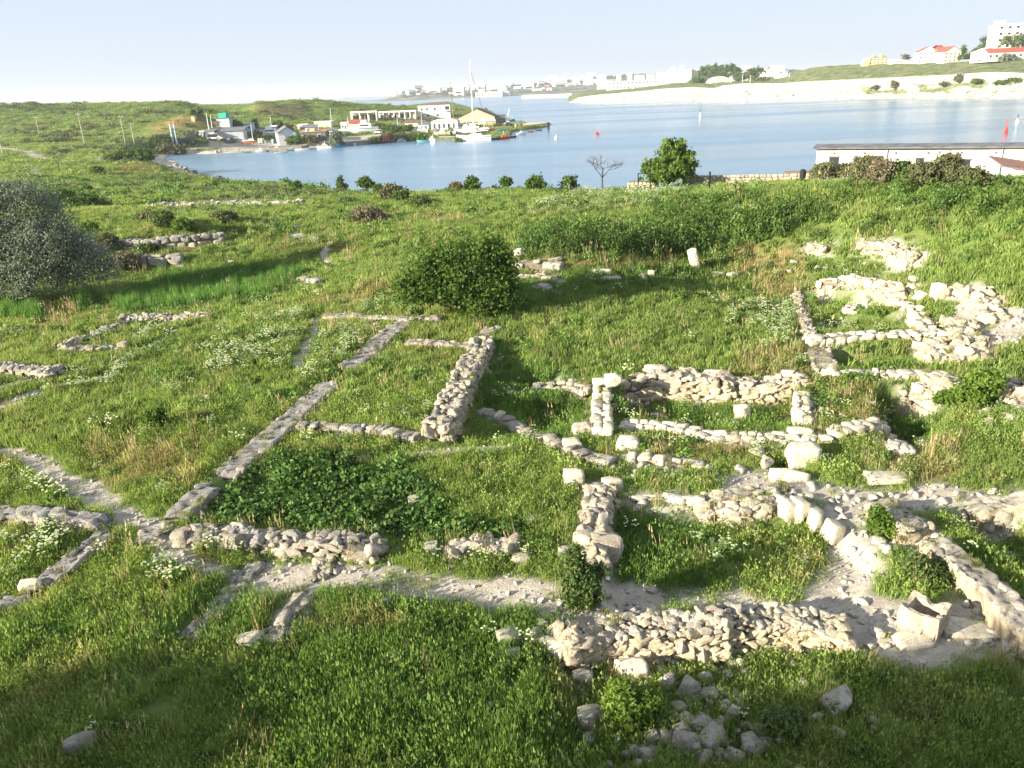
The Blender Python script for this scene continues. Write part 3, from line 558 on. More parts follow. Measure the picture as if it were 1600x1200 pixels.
        for u0 in (0, L):
            for k in range(int(w_*h0/(sz*sz*.25))+1):
                p, t, nn = at(u0); s_ = sz*np.exp(r.normal()*.3)*.5; q = p+nn*(r.random()-.5)*w_; put(tp[r.integers(len(tp))], [q[0], q[1], gz_at(u0)+h0*r.random()], [s_, s_, s_*.7], r.random()*6, tint(False), (r.normal()*.15, r.normal()*.15))
        for k in range(int(L*1.3)):      # fallen stones lodged against the foot of the wall
            u = r.random()*L; p, t, nn = at(u); s_ = sz*np.exp(r.normal()*.4)*.36; q = p+nn*(w_/2+.05+.1*r.random())*(1 if r.random() < .5 else -1); put(tp[r.integers(len(tp))], [q[0], q[1], gz_at(u)+s_*.3], [s_, s_*.8, s_*.6], r.random()*6, tint(False), (r.normal()*.2, 0))
    elif st == 'flat':
        for k in range(int(L*w_/(sz*sz*2.2))+1):
            u = r.random()*L; p, t, nn = at(u); s_ = sz*min(1.3, np.exp(r.normal()*.4))*.36; q = p+nn*(r.random()-.5)*w_*.8
            put(tp[r.integers(len(tp))], [q[0], q[1], gz_at(u)+hv(u)-s_*.14], [s_*1.1, s_*.75, s_*.26], math.atan2(t[1], t[0])+r.normal()*.5, tint(True), (r.normal()*.07, r.normal()*.07))
        for k in range(int(L/(sz*.8))):
            u = r.random()*L; p, t, nn = at(u); s_ = sz*min(1.3, np.exp(r.normal()*.35))*.34; q = p+nn*(w_/2-s_*.35)*(1 if r.random() < .5 else -1); put(tp[r.integers(len(tp))], [q[0], q[1], gz_at(u)+hv(u)*r.random()*.9], [s_, s_*.6, s_*.5], math.atan2(t[1], t[0])+r.normal()*.2, tint(False))
    else:
        ch = sz*(.5 if st == 'block' else .6); nc = max(1, int(round(h0/ch)))
        for sd in (-1, 1):
            nc2 = max(1, int(round((h0+float((gz-GS[sd]).mean()))/ch)))
            for k in range(nc2):
                u = -sz*.1+r.random()*sz*.3
                while u < L:
                    le = sz*(.45+1.0*r.random()) if st == 'block' else sz*(.8+.6*r.random()); dp = min(w_*.5, sz*(.45+.2*r.random())); uc = min(u+le/2, L-le*.3); p, t, nn = at(uc); zb = gs_at(uc, sd); hh = (gz_at(uc)+hv(uc)-zb)/nc2
                    sk = r.random() < .14 and st == 'block' and k == nc2-1
                    out = w_/2-dp/2+(r.random()-.5)*.07; q = p+nn*out*sd
                    if not sk: put(tp[r.integers(len(tp))], [q[0], q[1], zb+hh*(k+.5)+r.normal()*.012], [le*.5*(.9+.12*r.random()), dp*.56, hh*.5*(.85+.25*r.random())], math.atan2(t[1], t[0])+r.normal()*.07, tint(k == nc2-1), (r.normal()*.03, r.normal()*.05))
                    u += le*.98
        na = max(1, int(round(w_/(sz*.8)))); rows = np.linspace(-w_/2, w_/2, na+1); rows = (rows[1:]+rows[:-1])/2
        for ro in rows:
            u = r.random()*sz*.3
            while u < L:
                le = sz*(.4+.9*r.random()); uc = u+le/2; p, t, nn = at(uc)
                if r.random() < .78:
                    q = p+nn*(ro+(r.random()-.5)*.1); th = .05+.06*r.random(); put(tp[r.integers(len(tp))], [q[0], q[1], gz_at(uc)+hv(uc)-th*.4+(r.random()-.5)*.05], [le*.48, w_/na*.52*(.75+.4*r.random()), th], math.atan2(t[1], t[0])+r.normal()*.14, tint(r.random() < .75), (r.normal()*.06, r.normal()*.06))
                u += le*1.0
        for u0 in (0, L):
            for k in range(nc):
                for ro in rows:
                    p, t, nn = at(u0); q = p+nn*ro; hh = hv(u0)/nc; put(tp[r.integers(len(tp))], [q[0], q[1], gz_at(u0)+hh*(k+.5)], [sz*.3*(.6+.7*r.random()), w_/na*.52, hh*.5], math.atan2(t[1], t[0])+r.normal()*.15, tint(k == nc-1))
    o = S.build('ruined_wall', M_pale if side > .75 and st == 'block' else M_stone, origin=(xy[0, 0], xy[0, 1], gz[0]))
    tag(o, W['label'], 'ruined wall', 'excavated wall remains of the ruined town', 'thing'); return o
for W in WALLS: build_wall(W)

# gravel and stone crumbs on the trodden ground (uncountable)
M_crumb = stone_mat('stone_crumb', [(.34, (.3, .27, .22)), (.66, (.58, .54, .46))])
def crumb_src(k):
    S = Stones(); tp_ = rock_template(3, .45, .16, 300+k); S.add(tp_, np.zeros(3), np.array([.5, .42, .3]), 0, np.ones(3)); o = S.build('crumb', M_crumb); C.collection.objects.unlink(o); return o
crumbs = [crumb_src(k) for k in range(5)]
n_ = 60000; r_ = np.sqrt(36+(45**2-36)*rng.random(n_)); t_ = (rng.random(n_)*2-1)*rad(44); q_ = np.stack([r_*np.sin(t_), r_*np.cos(t_)-1], 1); wq = wall_clear(q_)
right_ = smooth(q_[:, 0]/5+.3); k_ = (rng.random(n_) < np.maximum(mask(PATHS, q_)*.55, .30*(wq < .22)*(wq > 0)+.015+.22*right_*(wq < .8)*smooth(fbm(q_[:, 0], q_[:, 1], 3, 8)*2+.3))); q_ = q_[k_]; s_ = .04+.10*rng.random(len(q_))**3+.03*(wq[k_] < .2)+.20*rng.random(len(q_))**5*right_[k_]*(wq[k_] < .9)
scatter('gravel', crumbs, np.c_[q_, height(q_[:, 0], q_[:, 1])+s_*.12], np.stack([s_*(.8+.5*rng.random(len(q_))), s_, s_], 1), np.ones((len(q_), 3)), 'small pale stone crumbs on the trodden ground and wall feet', 'gravel', .3)
qx = P(1060, 1120, 6.3)[:2]; n_ = 420; q_ = qx+rng.normal(size=(n_, 2))*np.array([1.0, .95]); s_ = .05+.16*rng.random(n_)**2; scatter('rubble', crumbs, np.c_[q_, height(q_[:, 0], q_[:, 1])+s_*.1+.03], np.stack([s_*(.8+.6*rng.random(n_)), s_, s_], 1), np.full((n_, 3), .95), 'small broken stones spilling down the slope below the great wall', 'rubble', .5)
# tufts rooted in the joints and on the tops of the walls
TX = []
for W in WALLS:
    xy = W['xy']; L_ = np.hypot(*np.diff(xy, axis=0).T); n_ = int(L_.sum()*W['w']*(16 if W['style'] != 'rubble' else 13))+1
    for _ in range(n_):
        i = rng.choice(len(L_), p=L_/L_.sum()); t = rng.random(); a = xy[i]+(xy[i+1]-xy[i])*t; dd = (xy[i+1]-xy[i])/L_[i]; o_ = (rng.random()-.5)*W['w']*1.05; q = a+np.array([-dd[1], dd[0]])*o_
        if fbm(np.array([q[0]/1.1]), np.array([q[1]/1.1]), 3, 150)[0] > -.12: TX.append((q[0], q[1], W['h']*.9 if abs(o_) < W['w']*.42 else W['h']*.4))
TX = np.array(TX); tz = height(TX[:, 0], TX[:, 1])+TX[:, 2]-.03; k_ = .3+.5*rng.random(len(TX)); scatter('wall_tufts', grass_src+coarse_src[:2], np.c_[TX[:, :2], tz], np.stack([k_*.8, k_*.8, k_*.8], 1), np.array([.24, .25, .09])*(.6+.7*rng.random((len(TX), 1))), 'little grass tufts rooted in the joints of the ruined walls', 'grass', .3)

# ------------------------------------------------------------------ single stones, each its own thing
RK = {'rub': [rock_template(6, .92, .045, 200+k, 7) for k in range(12)], 'blk': [rock_template(6, .86, .05, 220+k) for k in range(8)], 'slab': [rock_template(6, .8, .07, 240+k) for k in range(6)]}
_si = 0
def stone(px, py, w_, d_, h_, kind, label, rz=0., tint=1., tilt=(0, 0), name='stone', lift=0., group=None, m=None):
    global _si; _si += 1; r = np.random.default_rng(500+_si); p = G(px, py, lift); tp = RK[kind][_si % len(RK[kind])]; S = Stones()
    c = np.array([0, 0, h_/2*.66]); tn = np.array([1.0, .97, .9])*tint*(.92+.16*r.random())
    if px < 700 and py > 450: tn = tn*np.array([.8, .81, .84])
    elif py > 1030: tn = tn*np.array([.86, .86, .88])  # shade of the near slope put into the stone tint
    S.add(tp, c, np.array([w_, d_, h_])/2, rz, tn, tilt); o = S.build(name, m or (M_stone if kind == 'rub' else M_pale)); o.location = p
    tag(o, label, 'stone block' if name == 'stone_block' else 'stone', group, 'thing'); return o
SB = 'stone_block'
stone(958, 599, .48, .4, .3, 'blk', 'squared white block perched on the corner where two walls cross', .15, 1.2, name=SB, lift=.45)
stone(935, 600, .32, .3, .2, 'blk', 'smaller block lying beside the perched white block', .1, 1.1, name=SB, lift=.42)
stone(897, 757, .45, .35, .42, 'blk', 'upright pale block at the head of the broad white wall, left side', .1, 1.15, name=SB)
stone(957, 765, .42, .34, .32, 'blk', 'greyish block against the right side of the broad white wall head', .3, .95, name=SB)
stone(920, 768, .3, .22, .2, 'rub', 'small stone between the upright block and the broad white wall', 0, 1.1)
stone(1159, 657, .42, .4, .52, 'blk', 'lone upright pierced block standing in the sunken green room', .05, 1.25, name=SB)
stone(908, 681, .5, .4, .38, 'blk', 'rounded block at the foot of the stacked block wall', .2, 1.05, name=SB)
stone(980, 700, .6, .45, .32, 'blk', 'wide brownish block lying below the irregular block wall', -.1, 1.0, name=SB)
stone(895, 702, .5, .4, .3, 'blk', 'half sunk block on the curved apse stones', .2, .95, name=SB)
stone(1023, 660, .25, .25, .32, 'blk', 'short upright stone near the start of the irregular block wall', 0, 1.1, name=SB)
stone(1290, 692, .3, .3, .2, 'blk', 'small block between the cistern and the large-block corner wall', 0, 1.1, name=SB)
stone(1250, 684, .6, .35, .3, 'blk', 'oblong block above the open cistern', .05, 1.15, name=SB)
stone(1185, 715, .34, .4, .35, 'rub', 'rough stone on the left rim of the open cistern', .3, 1.1)
stone(1198, 728, .3, .35, .3, 'rub', 'lower stone on the left rim of the open cistern', .1, 1.1)
stone(1252, 722, .75, .5, .5, 'blk', 'big rounded block forming the back rim of the cistern', .0, 1.1, name=SB)
stone(1233, 750, .9, .25, .3, 'slab', 'long slab forming the front rim of the cistern', -.08, 1.2, name=SB)
stone(1385, 752, .95, .5, .2, 'slab', 'flat grey slab lying alone on the dry slope by the trampled path', -.05, .85, name=SB)
stone(1450, 692, .6, .35, .14, 'slab', 'flat slab half hidden in the grass below the dark hollow', .05, .9, name=SB)
stone(1410, 708, .5, .35, .18, 'slab', 'white flat stone at the end of the large-block corner wall', -.1, 1.2)
for k, (x, y, hh) in enumerate([(1226, 808, .5), (1245, 812, .55), (1272, 825, .5), (1300, 840, .42)]):
    stone(x, y, .26, .42, hh, 'blk', ['first leaning slab from the left at the end of the rubble wall', 'second leaning slab at the end of the rubble wall', 'third leaning slab, stepping down from the rubble wall', 'lowest grey slab beside the trampled path'][k], .25, [1.1, 1.05, .95, .8][k], (.0, .22), name=SB)
stone(1441, 470, .62, .4, .42, 'blk', 'tilted pale block left of the standing block on the hillside', .3, 1.25, (.1, .35), name=SB)
stone(1465, 468, .5, .4, .75, 'blk', 'tallest pale block standing upright on the hillside', .1, 1.25, name=SB)
stone(1432, 437, .55, .4, .18, 'slab', 'flat white slab in the grass above the standing blocks', .1, 1.2)
stone(1325, 423, .5, .3, .1, 'slab', 'thin pale slab in the grass above the hillside rooms', .05, 1.0)
stone(940, 430, .85, .4, .32, 'blk', 'squared white block in front of the dry reddish bank', .0, 1.25, name=SB)
stone(944, 438, 1.5, .5, .22, 'rub', 'long low stone just below the squared white block', .05, 1.15)
stone(1004, 438, .5, .5, .35, 'rub', 'rounded stone with a small upright stone beside it', .1, 1.15)
stone(1017, 436, .28, .25, .45, 'blk', 'small upright stone right of a rounded stone', .1, 1.2)
stone(1084, 421, .42, .3, 1.25, 'slab', 'gnarled upright stone stump leaning on the slope edge', .1, 1.15, (.1, -.3))
stone(1117, 431, .8, .5, .22, 'rub', 'low stone right of the gnarled stump', .1, 1.15); stone(1142, 433, .7, .4, .26, 'rub', 'pointed low stone further right of the gnarled stump', .4, 1.15)
stone(1170, 430, .25, .2, .12, 'rub', 'tiny white stone in the grass right of the low stones', 0, 1.2)
stone(812, 404, .5, .5, .7, 'rub', 'lumpy white stone beside the top of the dark bush', .3, 1.15); stone(868, 412, .7, .4, .4, 'rub', 'rounded end stone among dry stalks right of the dark bush', .1, 1.1)
stone(1278, 420, .35, .3, .2, 'rub', 'left stone of the little cluster above the hillside rooms', 0, 1.1); stone(1290, 422, .35, .3, .18, 'rub', 'right stone of the little cluster above the hillside rooms', .3, 1.1)
stone(1235, 427, .4, .3, .2, 'rub', 'lone small stone left of the hillside cluster', 0, 1.1); stone(1240, 412, .3, .3, .22, 'rub', 'small stone up the slope from the lone stone', 0, 1.15)
stone(1540, 650, .5, .4, .25, 'rub', 'pale stone under the outcrop-like masonry', 0, 1.15); stone(1545, 662, .35, .3, .2, 'rub', 'small stone just below the pale stone of the masonry', .3, 1.1); stone(1575, 655, .4, .3, .16, 'slab', 'flat stone right of the two small masonry stones', 0, 1.1)
stone(1565, 818, .5, .45, .38, 'rub', 'round boulder under the masonry ledge at the photo edge', .2, 1.0); stone(1570, 872, .7, .3, .16, 'slab', 'narrow stone in the shaded hollow behind the long wall', .1, 1.0); stone(1552, 868, .3, .25, .15, 'rub', 'small stone next to the narrow stone in the hollow', .1, 1.1)
stone(1412, 618, .3, .3, .25, 'rub', 'grey boulder in the dark hollow', .2, .9); stone(1418, 632, .3, .25, .2, 'rub', 'lower grey boulder in the dark hollow', .5, .85)
stone(872, 668, .3, .25, .18, 'rub', 'small pale stone in the shaded grass of the apse', 0, 1.05); stone(860, 655, .25, .2, .14, 'rub', 'smaller pale stone in the shaded apse grass', 0, 1.0); stone(802, 622, .4, .3, .3, 'rub', 'grey stone at the left start of the apse grass', 0, 1.)
stone(684, 676, .6, .34, .42, 'blk', 'squared yellowish block at the near end of the thick wall', .1, 1.15, name=SB)
stone(404, 796, .26, .24, .2, 'rub', 'white stone peeping out of the brambles', .2, 1.2); stone(652, 785, .4, .3, .24, 'rub', 'grey boulder at the right edge of the brambles', .2, .95); stone(648, 752, .55, .22, .14, 'slab', 'narrow slab at the upper right edge of the brambles', .5, 1.05); stone(588, 838, .3, .28, .28, 'rub', 'round stone closing the end of the white rubble wall', 0, 1.1); stone(672, 862, .3, .28, .24, 'rub', 'grey boulder between the rubble wall and the stone heap', 0, 1.0)
stone(50, 922, .38, .26, .24, 'blk', 'split white stone standing on the junction of two wall ends', .3, 1.35); stone(40, 932, .22, .16, .16, 'rub', 'small pinkish stone below the split white stone', 0, 1.1)
stone(393, 1008, .44, .34, .3, 'rub', 'rounded yellowish white stone at the foot of the thin stone line', .2, 1.35); stone(428, 1004, .34, .22, .14, 'slab', 'flat stone just right of the rounded yellowish stone', .3, 1.0)
stone(605, 948, .34, .3, .2, 'rub', 'grey stone in the grass below the pale path', .2, .95); stone(130, 1172, .42, .3, .34, 'rub', 'bluish grey boulder in the dark grass at the lower corner', .6, .95)
stone(795, 1002, .42, .36, .3, 'rub', 'left boulder of the row before the great rubble wall', .2, 1.05); stone(832, 1000, .36, .28, .24, 'rub', 'second boulder of the row before the great rubble wall', .1, 1.0); stone(866, 1015, .6, .3, .2, 'slab', 'long slanting slab at the left foot of the great rubble wall', -.9, 1.0); stone(868, 992, .34, .26, .24, 'rub', 'stone above the long slanting slab', .6, 1.05); stone(845, 982, .26, .2, .2, 'rub', 'small stone against the corner of the great rubble wall', 0, 1.1); stone(885, 1002, .26, .24, .24, 'rub', 'grey stone wedged beside the great rubble wall', .3, .95)
stone(905, 1068, .42, .34, .28, 'rub', 'grey boulder left of the young leafy shrub', 0, 1.0); stone(910, 1028, .22, .18, .16, 'rub', 'upper of two small stones under the wall corner', 0, .95); stone(918, 1042, .28, .22, .2, 'rub', 'lower of two small stones under the wall corner', .3, .9)
stone(980, 1056, .38, .3, .34, 'blk', 'left half of the leaning slab pair before the great rubble wall', .1, 1.05, (.3, 0)); stone(1002, 1060, .24, .26, .4, 'blk', 'right half of the leaning slab pair before the great rubble wall', -.1, .95, (.3, -.15))
stone(926, 1130, .46, .42, .36, 'rub', 'bright round boulder below the grey boulder and shrub', 0, 1.1); stone(943, 1128, .2, .3, .26, 'rub', 'narrow stone touching the bright round boulder', .2, .9)
stone(1098, 1040, .16, .16, .34, 'rub', 'small upright stone under the centre of the great wall', 0, 1.25); stone(1104, 1068, .26, .22, .26, 'rub', 'pointed stone below the small upright stone', .2, 1.15); stone(1042, 1080, .24, .22, .34, 'rub', 'upright grey stone right of the young leafy shrub', .2, 1.05); stone(1076, 1087, .34, .32, .32, 'rub', 'stout boulder in the middle of the rubble slope', 0, 1.05); stone(1105, 1092, .3, .24, .2, 'rub', 'dim stone right of the stout boulder', 0, .9); stone(1030, 1052, .22, .2, .16, 'rub', 'small dull stone above the upright grey stone', 0, .95)
grp = 'loose stones on the shaded rubble slope'
for (x, y, s, lb) in [(1074, 1130, .3, 'upper stone of the pale trio on the rubble slope'), (1095, 1140, .34, 'right stone of the pale trio on the rubble slope'), (1068, 1146, .26, 'left stone of the pale trio on the rubble slope'), (1068, 1170, .36, 'long bright stone below the pale trio'), (1088, 1172, .24, 'grey wedge touching the long bright stone'), (1114, 1165, .36, 'largest boulder on the lower rubble slope'), (1097, 1193, .34, 'white boulder cut by the lower photo edge'), (1020, 1156, .26, 'stone right below the young leafy shrub'), (1040, 1160, .22, 'small stone beside the one below the shrub'), (1010, 1186, .24, 'stone at the photo edge under the shrub'), (993, 1180, .18, 'tiny stone left of the edge stones under the shrub'),
                     (1148, 1122, .26, 'sharp-edged stone above the squat grey block'), (1175, 1170, .4, 'squat grey block near the dark shadow edge'), (1195, 1163, .2, 'small tan stone on the squat grey block'), (1150, 1192, .28, 'dim stone at the photo edge below the squat block'), (1125, 1140, .2, 'small stone right of the pale trio'), (1162, 1138, .14, 'pebble above the squat grey block'), (1058, 1112, .24, 'stone half lost in shade above the pale trio'), (1186, 1145, .22, 'brownish stone above the small tan stone'), (1140, 1100, .16, 'small stone on the upper rubble slope')]:
    stone(x, y, s, s*.85, s*.8, 'rub', lb, x*.37, 1.05, group=grp)
stone(1307, 1108, .42, .36, .34, 'rub', 'whitish boulder on the edge of the big dark shadow', .2, 1.3); stone(1180, 1065, .18, .14, .1, 'rub', 'pale pebble in the bright grass above the shadow', 0, 1.2)
stone(812, 880, .42, .3, .22, 'rub', 'flat grey stone in the grass above the pale path', .1, .95); stone(880, 872, .36, .3, .3, 'rub', 'grey stone left of the tall leafy weed', .2, .95); stone(1020, 1180, .2, .2, .16, 'rub', 'lowest small stone under the shrub', .2, .9); stone(835, 812, .5, .25, .12, 'slab', 'flat slab surfacing right of the brambles', .1, .9); stone(1375, 905, .2, .15, .1, 'rub', 'white pebble on the terrace near the trough', 0, 1.3)
stone(1425, 1004, .6, .4, .12, 'slab', 'broad worn slab under the stone trough', .1, 1.1); stone(1510, 985, .8, .5, .1, 'slab', 'grey paving slab right of the stone trough', -.2, .95); stone(1438, 978, .24, .2, .14, 'rub', 'small stone at the foot of the trough', 0, 1.2)
stone(333, 318, .5, .4, .5, 'rub', 'biggest pale stone on the long far heap', 0, 1.3); stone(165, 322, .7, .6, 1.0, 'rub', 'grey pointed stone beside the low dark shrub', 0, 1.1)
stone(360, 412, .6, .4, .25, 'rub', 'pale stone lying on the gully floor', 0, 1.2); stone(282, 420, .6, .4, .25, 'rub', 'cracked stone by the smooth retaining wall', 0, 1.1); stone(512, 428, .5, .35, .14, 'slab', 'flat stone above the row of grey blocks', 0, 1.1); stone(521, 435, .4, .3, .14, 'slab', 'second flat stone beside the row of grey blocks', 0, 1.05); stone(625, 418, .45, .4, .4, 'rub', 'white stone at the upper left edge of the dark bush', 0, 1.25); stone(580, 414, .3, .25, .2, 'rub', 'small white stone on the slope above the path', 0, 1.2)
# the stone trough: one carved block
p = G(1440, 985); n = 30; gxx = np.linspace(-.5, .5, n); XX, YY = np.meshgrid(gxx, gxx, indexing='ij')
ax, ay = np.abs(XX), np.abs(YY); rim = .58+.05*smooth((ax+ay-.72)/.2)+.03*fbm(XX*4+3, YY*4, 3, 5)
rim = rim-.12*smooth(1-np.abs(XX-.05)/.22)*(YY > .2)-.10*smooth(1-np.abs(YY)/.2)*(XX > .2)
cav = smooth((.36-np.maximum(ax*1.0, ay*1.05))/.06)*(1-.0); ztop = rim*(1-cav)+.24*cav
ztop = np.where((np.abs(YY+.0) < .1) & (XX < -.3) & (XX > -.45), ztop, ztop)
sx = 1.0*(1+.02*fbm(XX*3, YY*3+9, 2)); V = np.stack([XX*.86*sx, YY*.82*sx, ztop], 2).reshape(-1, 3); idx = np.arange(n*n).reshape(n, n)
Fq = np.stack([idx[:-1, :-1], idx[1:, :-1], idx[1:, 1:], idx[:-1, 1:]], -1).reshape(-1, 4).tolist(); V = V.tolist()
loop = list(idx[:, 0])+list(idx[-1, 1:])+list(idx[::-1, -1][1:])+list(idx[0, ::-1][1:-1]); prev = loop
for z_, k_ in ((.5, 1.04), (.36, 1.05), (.22, 1.03), (.1, .99), (-.1, .95)):
    cur = []
    for i_ in loop:
        x, y, _z = V[i_]; r_ = 1+.03*float(fbm(np.array([x*5+z_*7]), np.array([y*5+z_*3]), 3)[0]); cur.append(len(V)); V.append([x*k_*r_, y*k_*r_, min(z_, _z-.02)])
    for a in range(len(loop)):
        b = (a+1) % len(loop); Fq.append([prev[b], prev[a], cur[a], cur[b]])
    prev = cur
o = mesh_obj('stone_trough', np.array(V), Fq, M_stone, smooth_=False, loc=p, rotz=-.8); set_col(o, 'tint', np.tile([1.2, 1.1, .96], (len(V), 1))); tag(o, 'square hollowed stone trough with raised corners standing on worn slabs', 'stone trough')
o.scale = (.68, .68, .78)
# ------------------------------------------------------------------ trees and shrubs
def empty(name, loc, rz=0.):
    o = bpy.data.objects.new(name, None); C.collection.objects.link(o); o.location = loc; o.rotation_euler = (0, 0, rz); return o
def tube(V, Fc, pts, rads, k=6):
    base = len(V); pts = [np.asarray(p, float) for p in pts]
    for i, p in enumerate(pts):
        d = pts[min(i+1, len(pts)-1)]-pts[max(i-1, 0)]; d /= np.linalg.norm(d)+1e-9; a = np.cross(d, [.3, .9, .31]); a /= np.linalg.norm(a)+1e-9; b = np.cross(d, a)
        for j in range(k): t = 6.2832*j/k; V.append(tuple(p+(a*math.cos(t)+b*math.sin(t))*rads[i]))
    for i in range(len(pts)-1):
        for j in range(k): q = (j+1) % k; Fc.append((base+i*k+j, base+i*k+q, base+(i+1)*k+q, base+(i+1)*k+j))
    Fc.append(tuple(base+(len(pts)-1)*k+j for j in range(k)))
M_bark = NT('bark'); M_bark.col(M_bark.ramp(M_bark.noise(9, 5, .7), [(.35, (.05, .04, .032)), (.7, (.14, .115, .09))])); M_bark = M_bark.m
def lm(name, a, b, trans=.3): return leafmat(name, [(.32, a), (.68, b)], trans, 1.8)
M_dark = lm('dark_leaf', (.035, .075, .012), (.13, .21, .035), .4); M_silver = lm('silver_leaf', (.105, .13, .10), (.28, .31, .24), .35); M_bright = lm('bright_leaf', (.06, .12, .015), (.17, .25, .04), .4)
M_mid = lm('green_leaf', (.045, .085, .02), (.12, .17, .045)); M_olive = lm('olive_leaf', (.075, .085, .035), (.17, .17, .08), .25); M_brown = lm('dry_twig', (.11, .10, .055), (.25, .215, .13), .2); M_red = lm('plum_leaf', (.08, .035, .03), (.18, .09, .07), .25)
def leaf_cloud(blobs, nclump, per, clump_r, size, seed, inner=.55, up=.25, long=1.7):
    r = np.random.default_rng(seed); vol = np.array([b[3]*b[4]*b[5] for b in blobs])**(2/3); w_ = vol/vol.sum(); B = np.array(blobs)[r.choice(len(blobs), nclump, p=w_)]
    d = r.normal(size=(nclump, 3)); d /= np.linalg.norm(d, axis=1)[:, None]; d[:, 2] = np.where(d[:, 2] < -.55, -d[:, 2], d[:, 2]); q = (inner+(1-inner)*r.random(nclump)**.6)*(.84+.28*r.random(nclump)+.3*(r.random(nclump) < .12)); cc = B[:, :3]+d*B[:, 3:6]*q[:, None]
    n = nclump*per; c = np.repeat(cc, per, 0)+r.normal(size=(n, 3))*clump_r*(.5+.9*np.repeat(r.random(nclump), per))[:, None]*np.array([1, 1, .8])
    nr = r.normal(size=(n, 3))*.8+np.repeat(d, per, 0)*.6; nr[:, 2] += up; nr /= np.linalg.norm(nr, axis=1)[:, None]; t = np.cross(nr, r.normal(size=(n, 3))); t /= np.linalg.norm(t, axis=1)[:, None]+1e-9; b = np.cross(nr, t); s = (size*(.6+.8*r.random(n)))[:, None]
    V = np.stack([c-t*s*long/2, c+b*s/2, c+t*s*long/2, c-b*s/2], 1).reshape(-1, 3); Fc = np.arange(n*4).reshape(n, 4); return V, Fc, cc
def plant(name, label, cat, px, py, blobs, m, nclump, per, leaf, clump=None, group=None, trunk=True, seed=None, inner=.5, dist=None, long=1.7, up=.25, stems=5, depth=.9, p=None, sc=None):
    """blobs: (dx, dy up, rx, ry) in photo pixels from the foot, turned into metres at the foot's own distance"""
    p = GN(px, py, 104) if (p is None and py < 330 and px > 440) else G(px, py) if p is None else np.asarray(p, float); s = sc or mpp(p); seed = seed or int(px*3+py*7); r = np.random.default_rng(seed); root = empty(name, p); tag(root, label, cat, group, 'thing')
    bl = [(dx*s, (r.random()-.5)*rx*s*.6, dy*s*1.03, rx*s, rx*s*depth, ry*s) for dx, dy, rx, ry in blobs]
    size = leaf; V, Fc, cc = leaf_cloud(bl, nclump, per, clump or bl[0][3]*.16, size, seed, inner, up, long); V[:, 2] = np.maximum(V[:, 2], .01)
    mesh_obj('crown', V, Fc, m, root)
    if trunk:
        TV, TF = [], []; top = max(b[2] for b in bl); tr = max(.03, top*.022); hub = np.array([0, 0, top*.3]); tube(TV, TF, [(0, 0, -.2), (.02, 0, top*.12), hub], [tr*1.35, tr*1.1, tr])
        for k in range(stems+len(bl)*2):
            e = cc[r.integers(len(cc))] if k >= len(bl) else np.array(bl[k][:3]); mid = (hub+e)/2+r.normal(size=3)*top*.05; st_ = np.array([0, 0, top*.08*(1+r.random())]) if k % 2 else hub; tube(TV, TF, [st_, mid, e], [tr*.7, tr*.4, tr*.12], 5)
        mesh_obj('trunk', TV, TF, M_bark, root)
    return root
plant('bush', 'large dense dark green bush in the middle of the ruins', 'bush', 718, 494, [(-52, 46, 36, 34), (-20, 56, 44, 44), (30, 54, 44, 48), (58, 48, 26, 40), (40, 18, 40, 22), (2, 84, 28, 24), (44, 92, 26, 22), (-70, 36, 22, 20), (66, 80, 16, 18), (-36, 78, 18, 16), (74, 28, 16, 20)], M_dark, 640, 56, .08, .2, seed=5, inner=.7)
plant('silver_tree', 'big silvery grey tree cut off by the left photo edge', 'tree', 45, 470, [(-30, 70, 75, 60), (20, 110, 55, 62), (-40, 150, 45, 35), (70, 60, 45, 45), (105, 45, 35, 38), (-80, 110, 60, 60), (40, 75, 60, 50), (0, 40, 80, 38), (-120, 60, 60, 70)], M_silver, 2400, 44, .062, .26, seed=8, inner=.6)
plant('shore_tree', 'bright green spiky tree by the stone parapet above the water', 'tree', 1045, 293, [(0, 25, 30, 24), (-18, 22, 22, 20), (-30, 30, 12, 14), (5, 48, 20, 20), (22, 25, 16, 14), (30, 22, 12, 9), (15, 58, 9, 12), (-5, 60, 10, 10), (28, 45, 9, 9), (-8, 15, 30, 15), (38, 28, 8, 7)], M_bright, 420, 22, .17, .17, seed=3, inner=.3, long=2.2)
plant('shrub', 'young bright green leafy shrub among the shaded rubble stones', 'shrub', 985, 1128, [(-22, 45, 16, 26), (0, 25, 34, 24), (28, 30, 22, 22), (-10, 60, 10, 14), (5, 15, 45, 16)], M_bright, 330, 20, .035, .05, seed=21, long=2.4)
plant('tall_weed', 'tall leafy weed in front of the broken foot of the broad wall', 'weed', 905, 950, [(0, 40, 16, 42), (-6, 80, 9, 28), (14, 45, 14, 30), (8, 20, 24, 20), (-12, 35, 10, 30), (34, 55, 6, 16)], M_mid, 380, 18, .04, .05, seed=22, long=2.4)
plant('thistle', 'small dark thistle-like plant alone in the sloping meadow', 'plant', 247, 672, [(0, 14, 12, 14), (6, 26, 6, 10), (-8, 24, 5, 10)], M_dark, 110, 16, .04, .05, seed=23, long=2.4, trunk=False)
plant('creeping_shrub', 'vivid green creeping shrub spilling over the wall beside the dark hollow', 'shrub', 1515, 628, [(0, 12, 32, 15), (22, 30, 24, 16), (-28, 2, 25, 10)], M_bright, 420, 18, .05, .07, seed=24, trunk=False, long=2.)
plant('shrub', 'flowering leafy clump at the corner of the massive grey-topped wall', 'shrub', 1375, 835, [(0, 14, 18, 16), (-10, 32, 12, 14), (15, 6, 20, 10)], M_bright, 260, 18, .04, .05, seed=25, trunk=False)
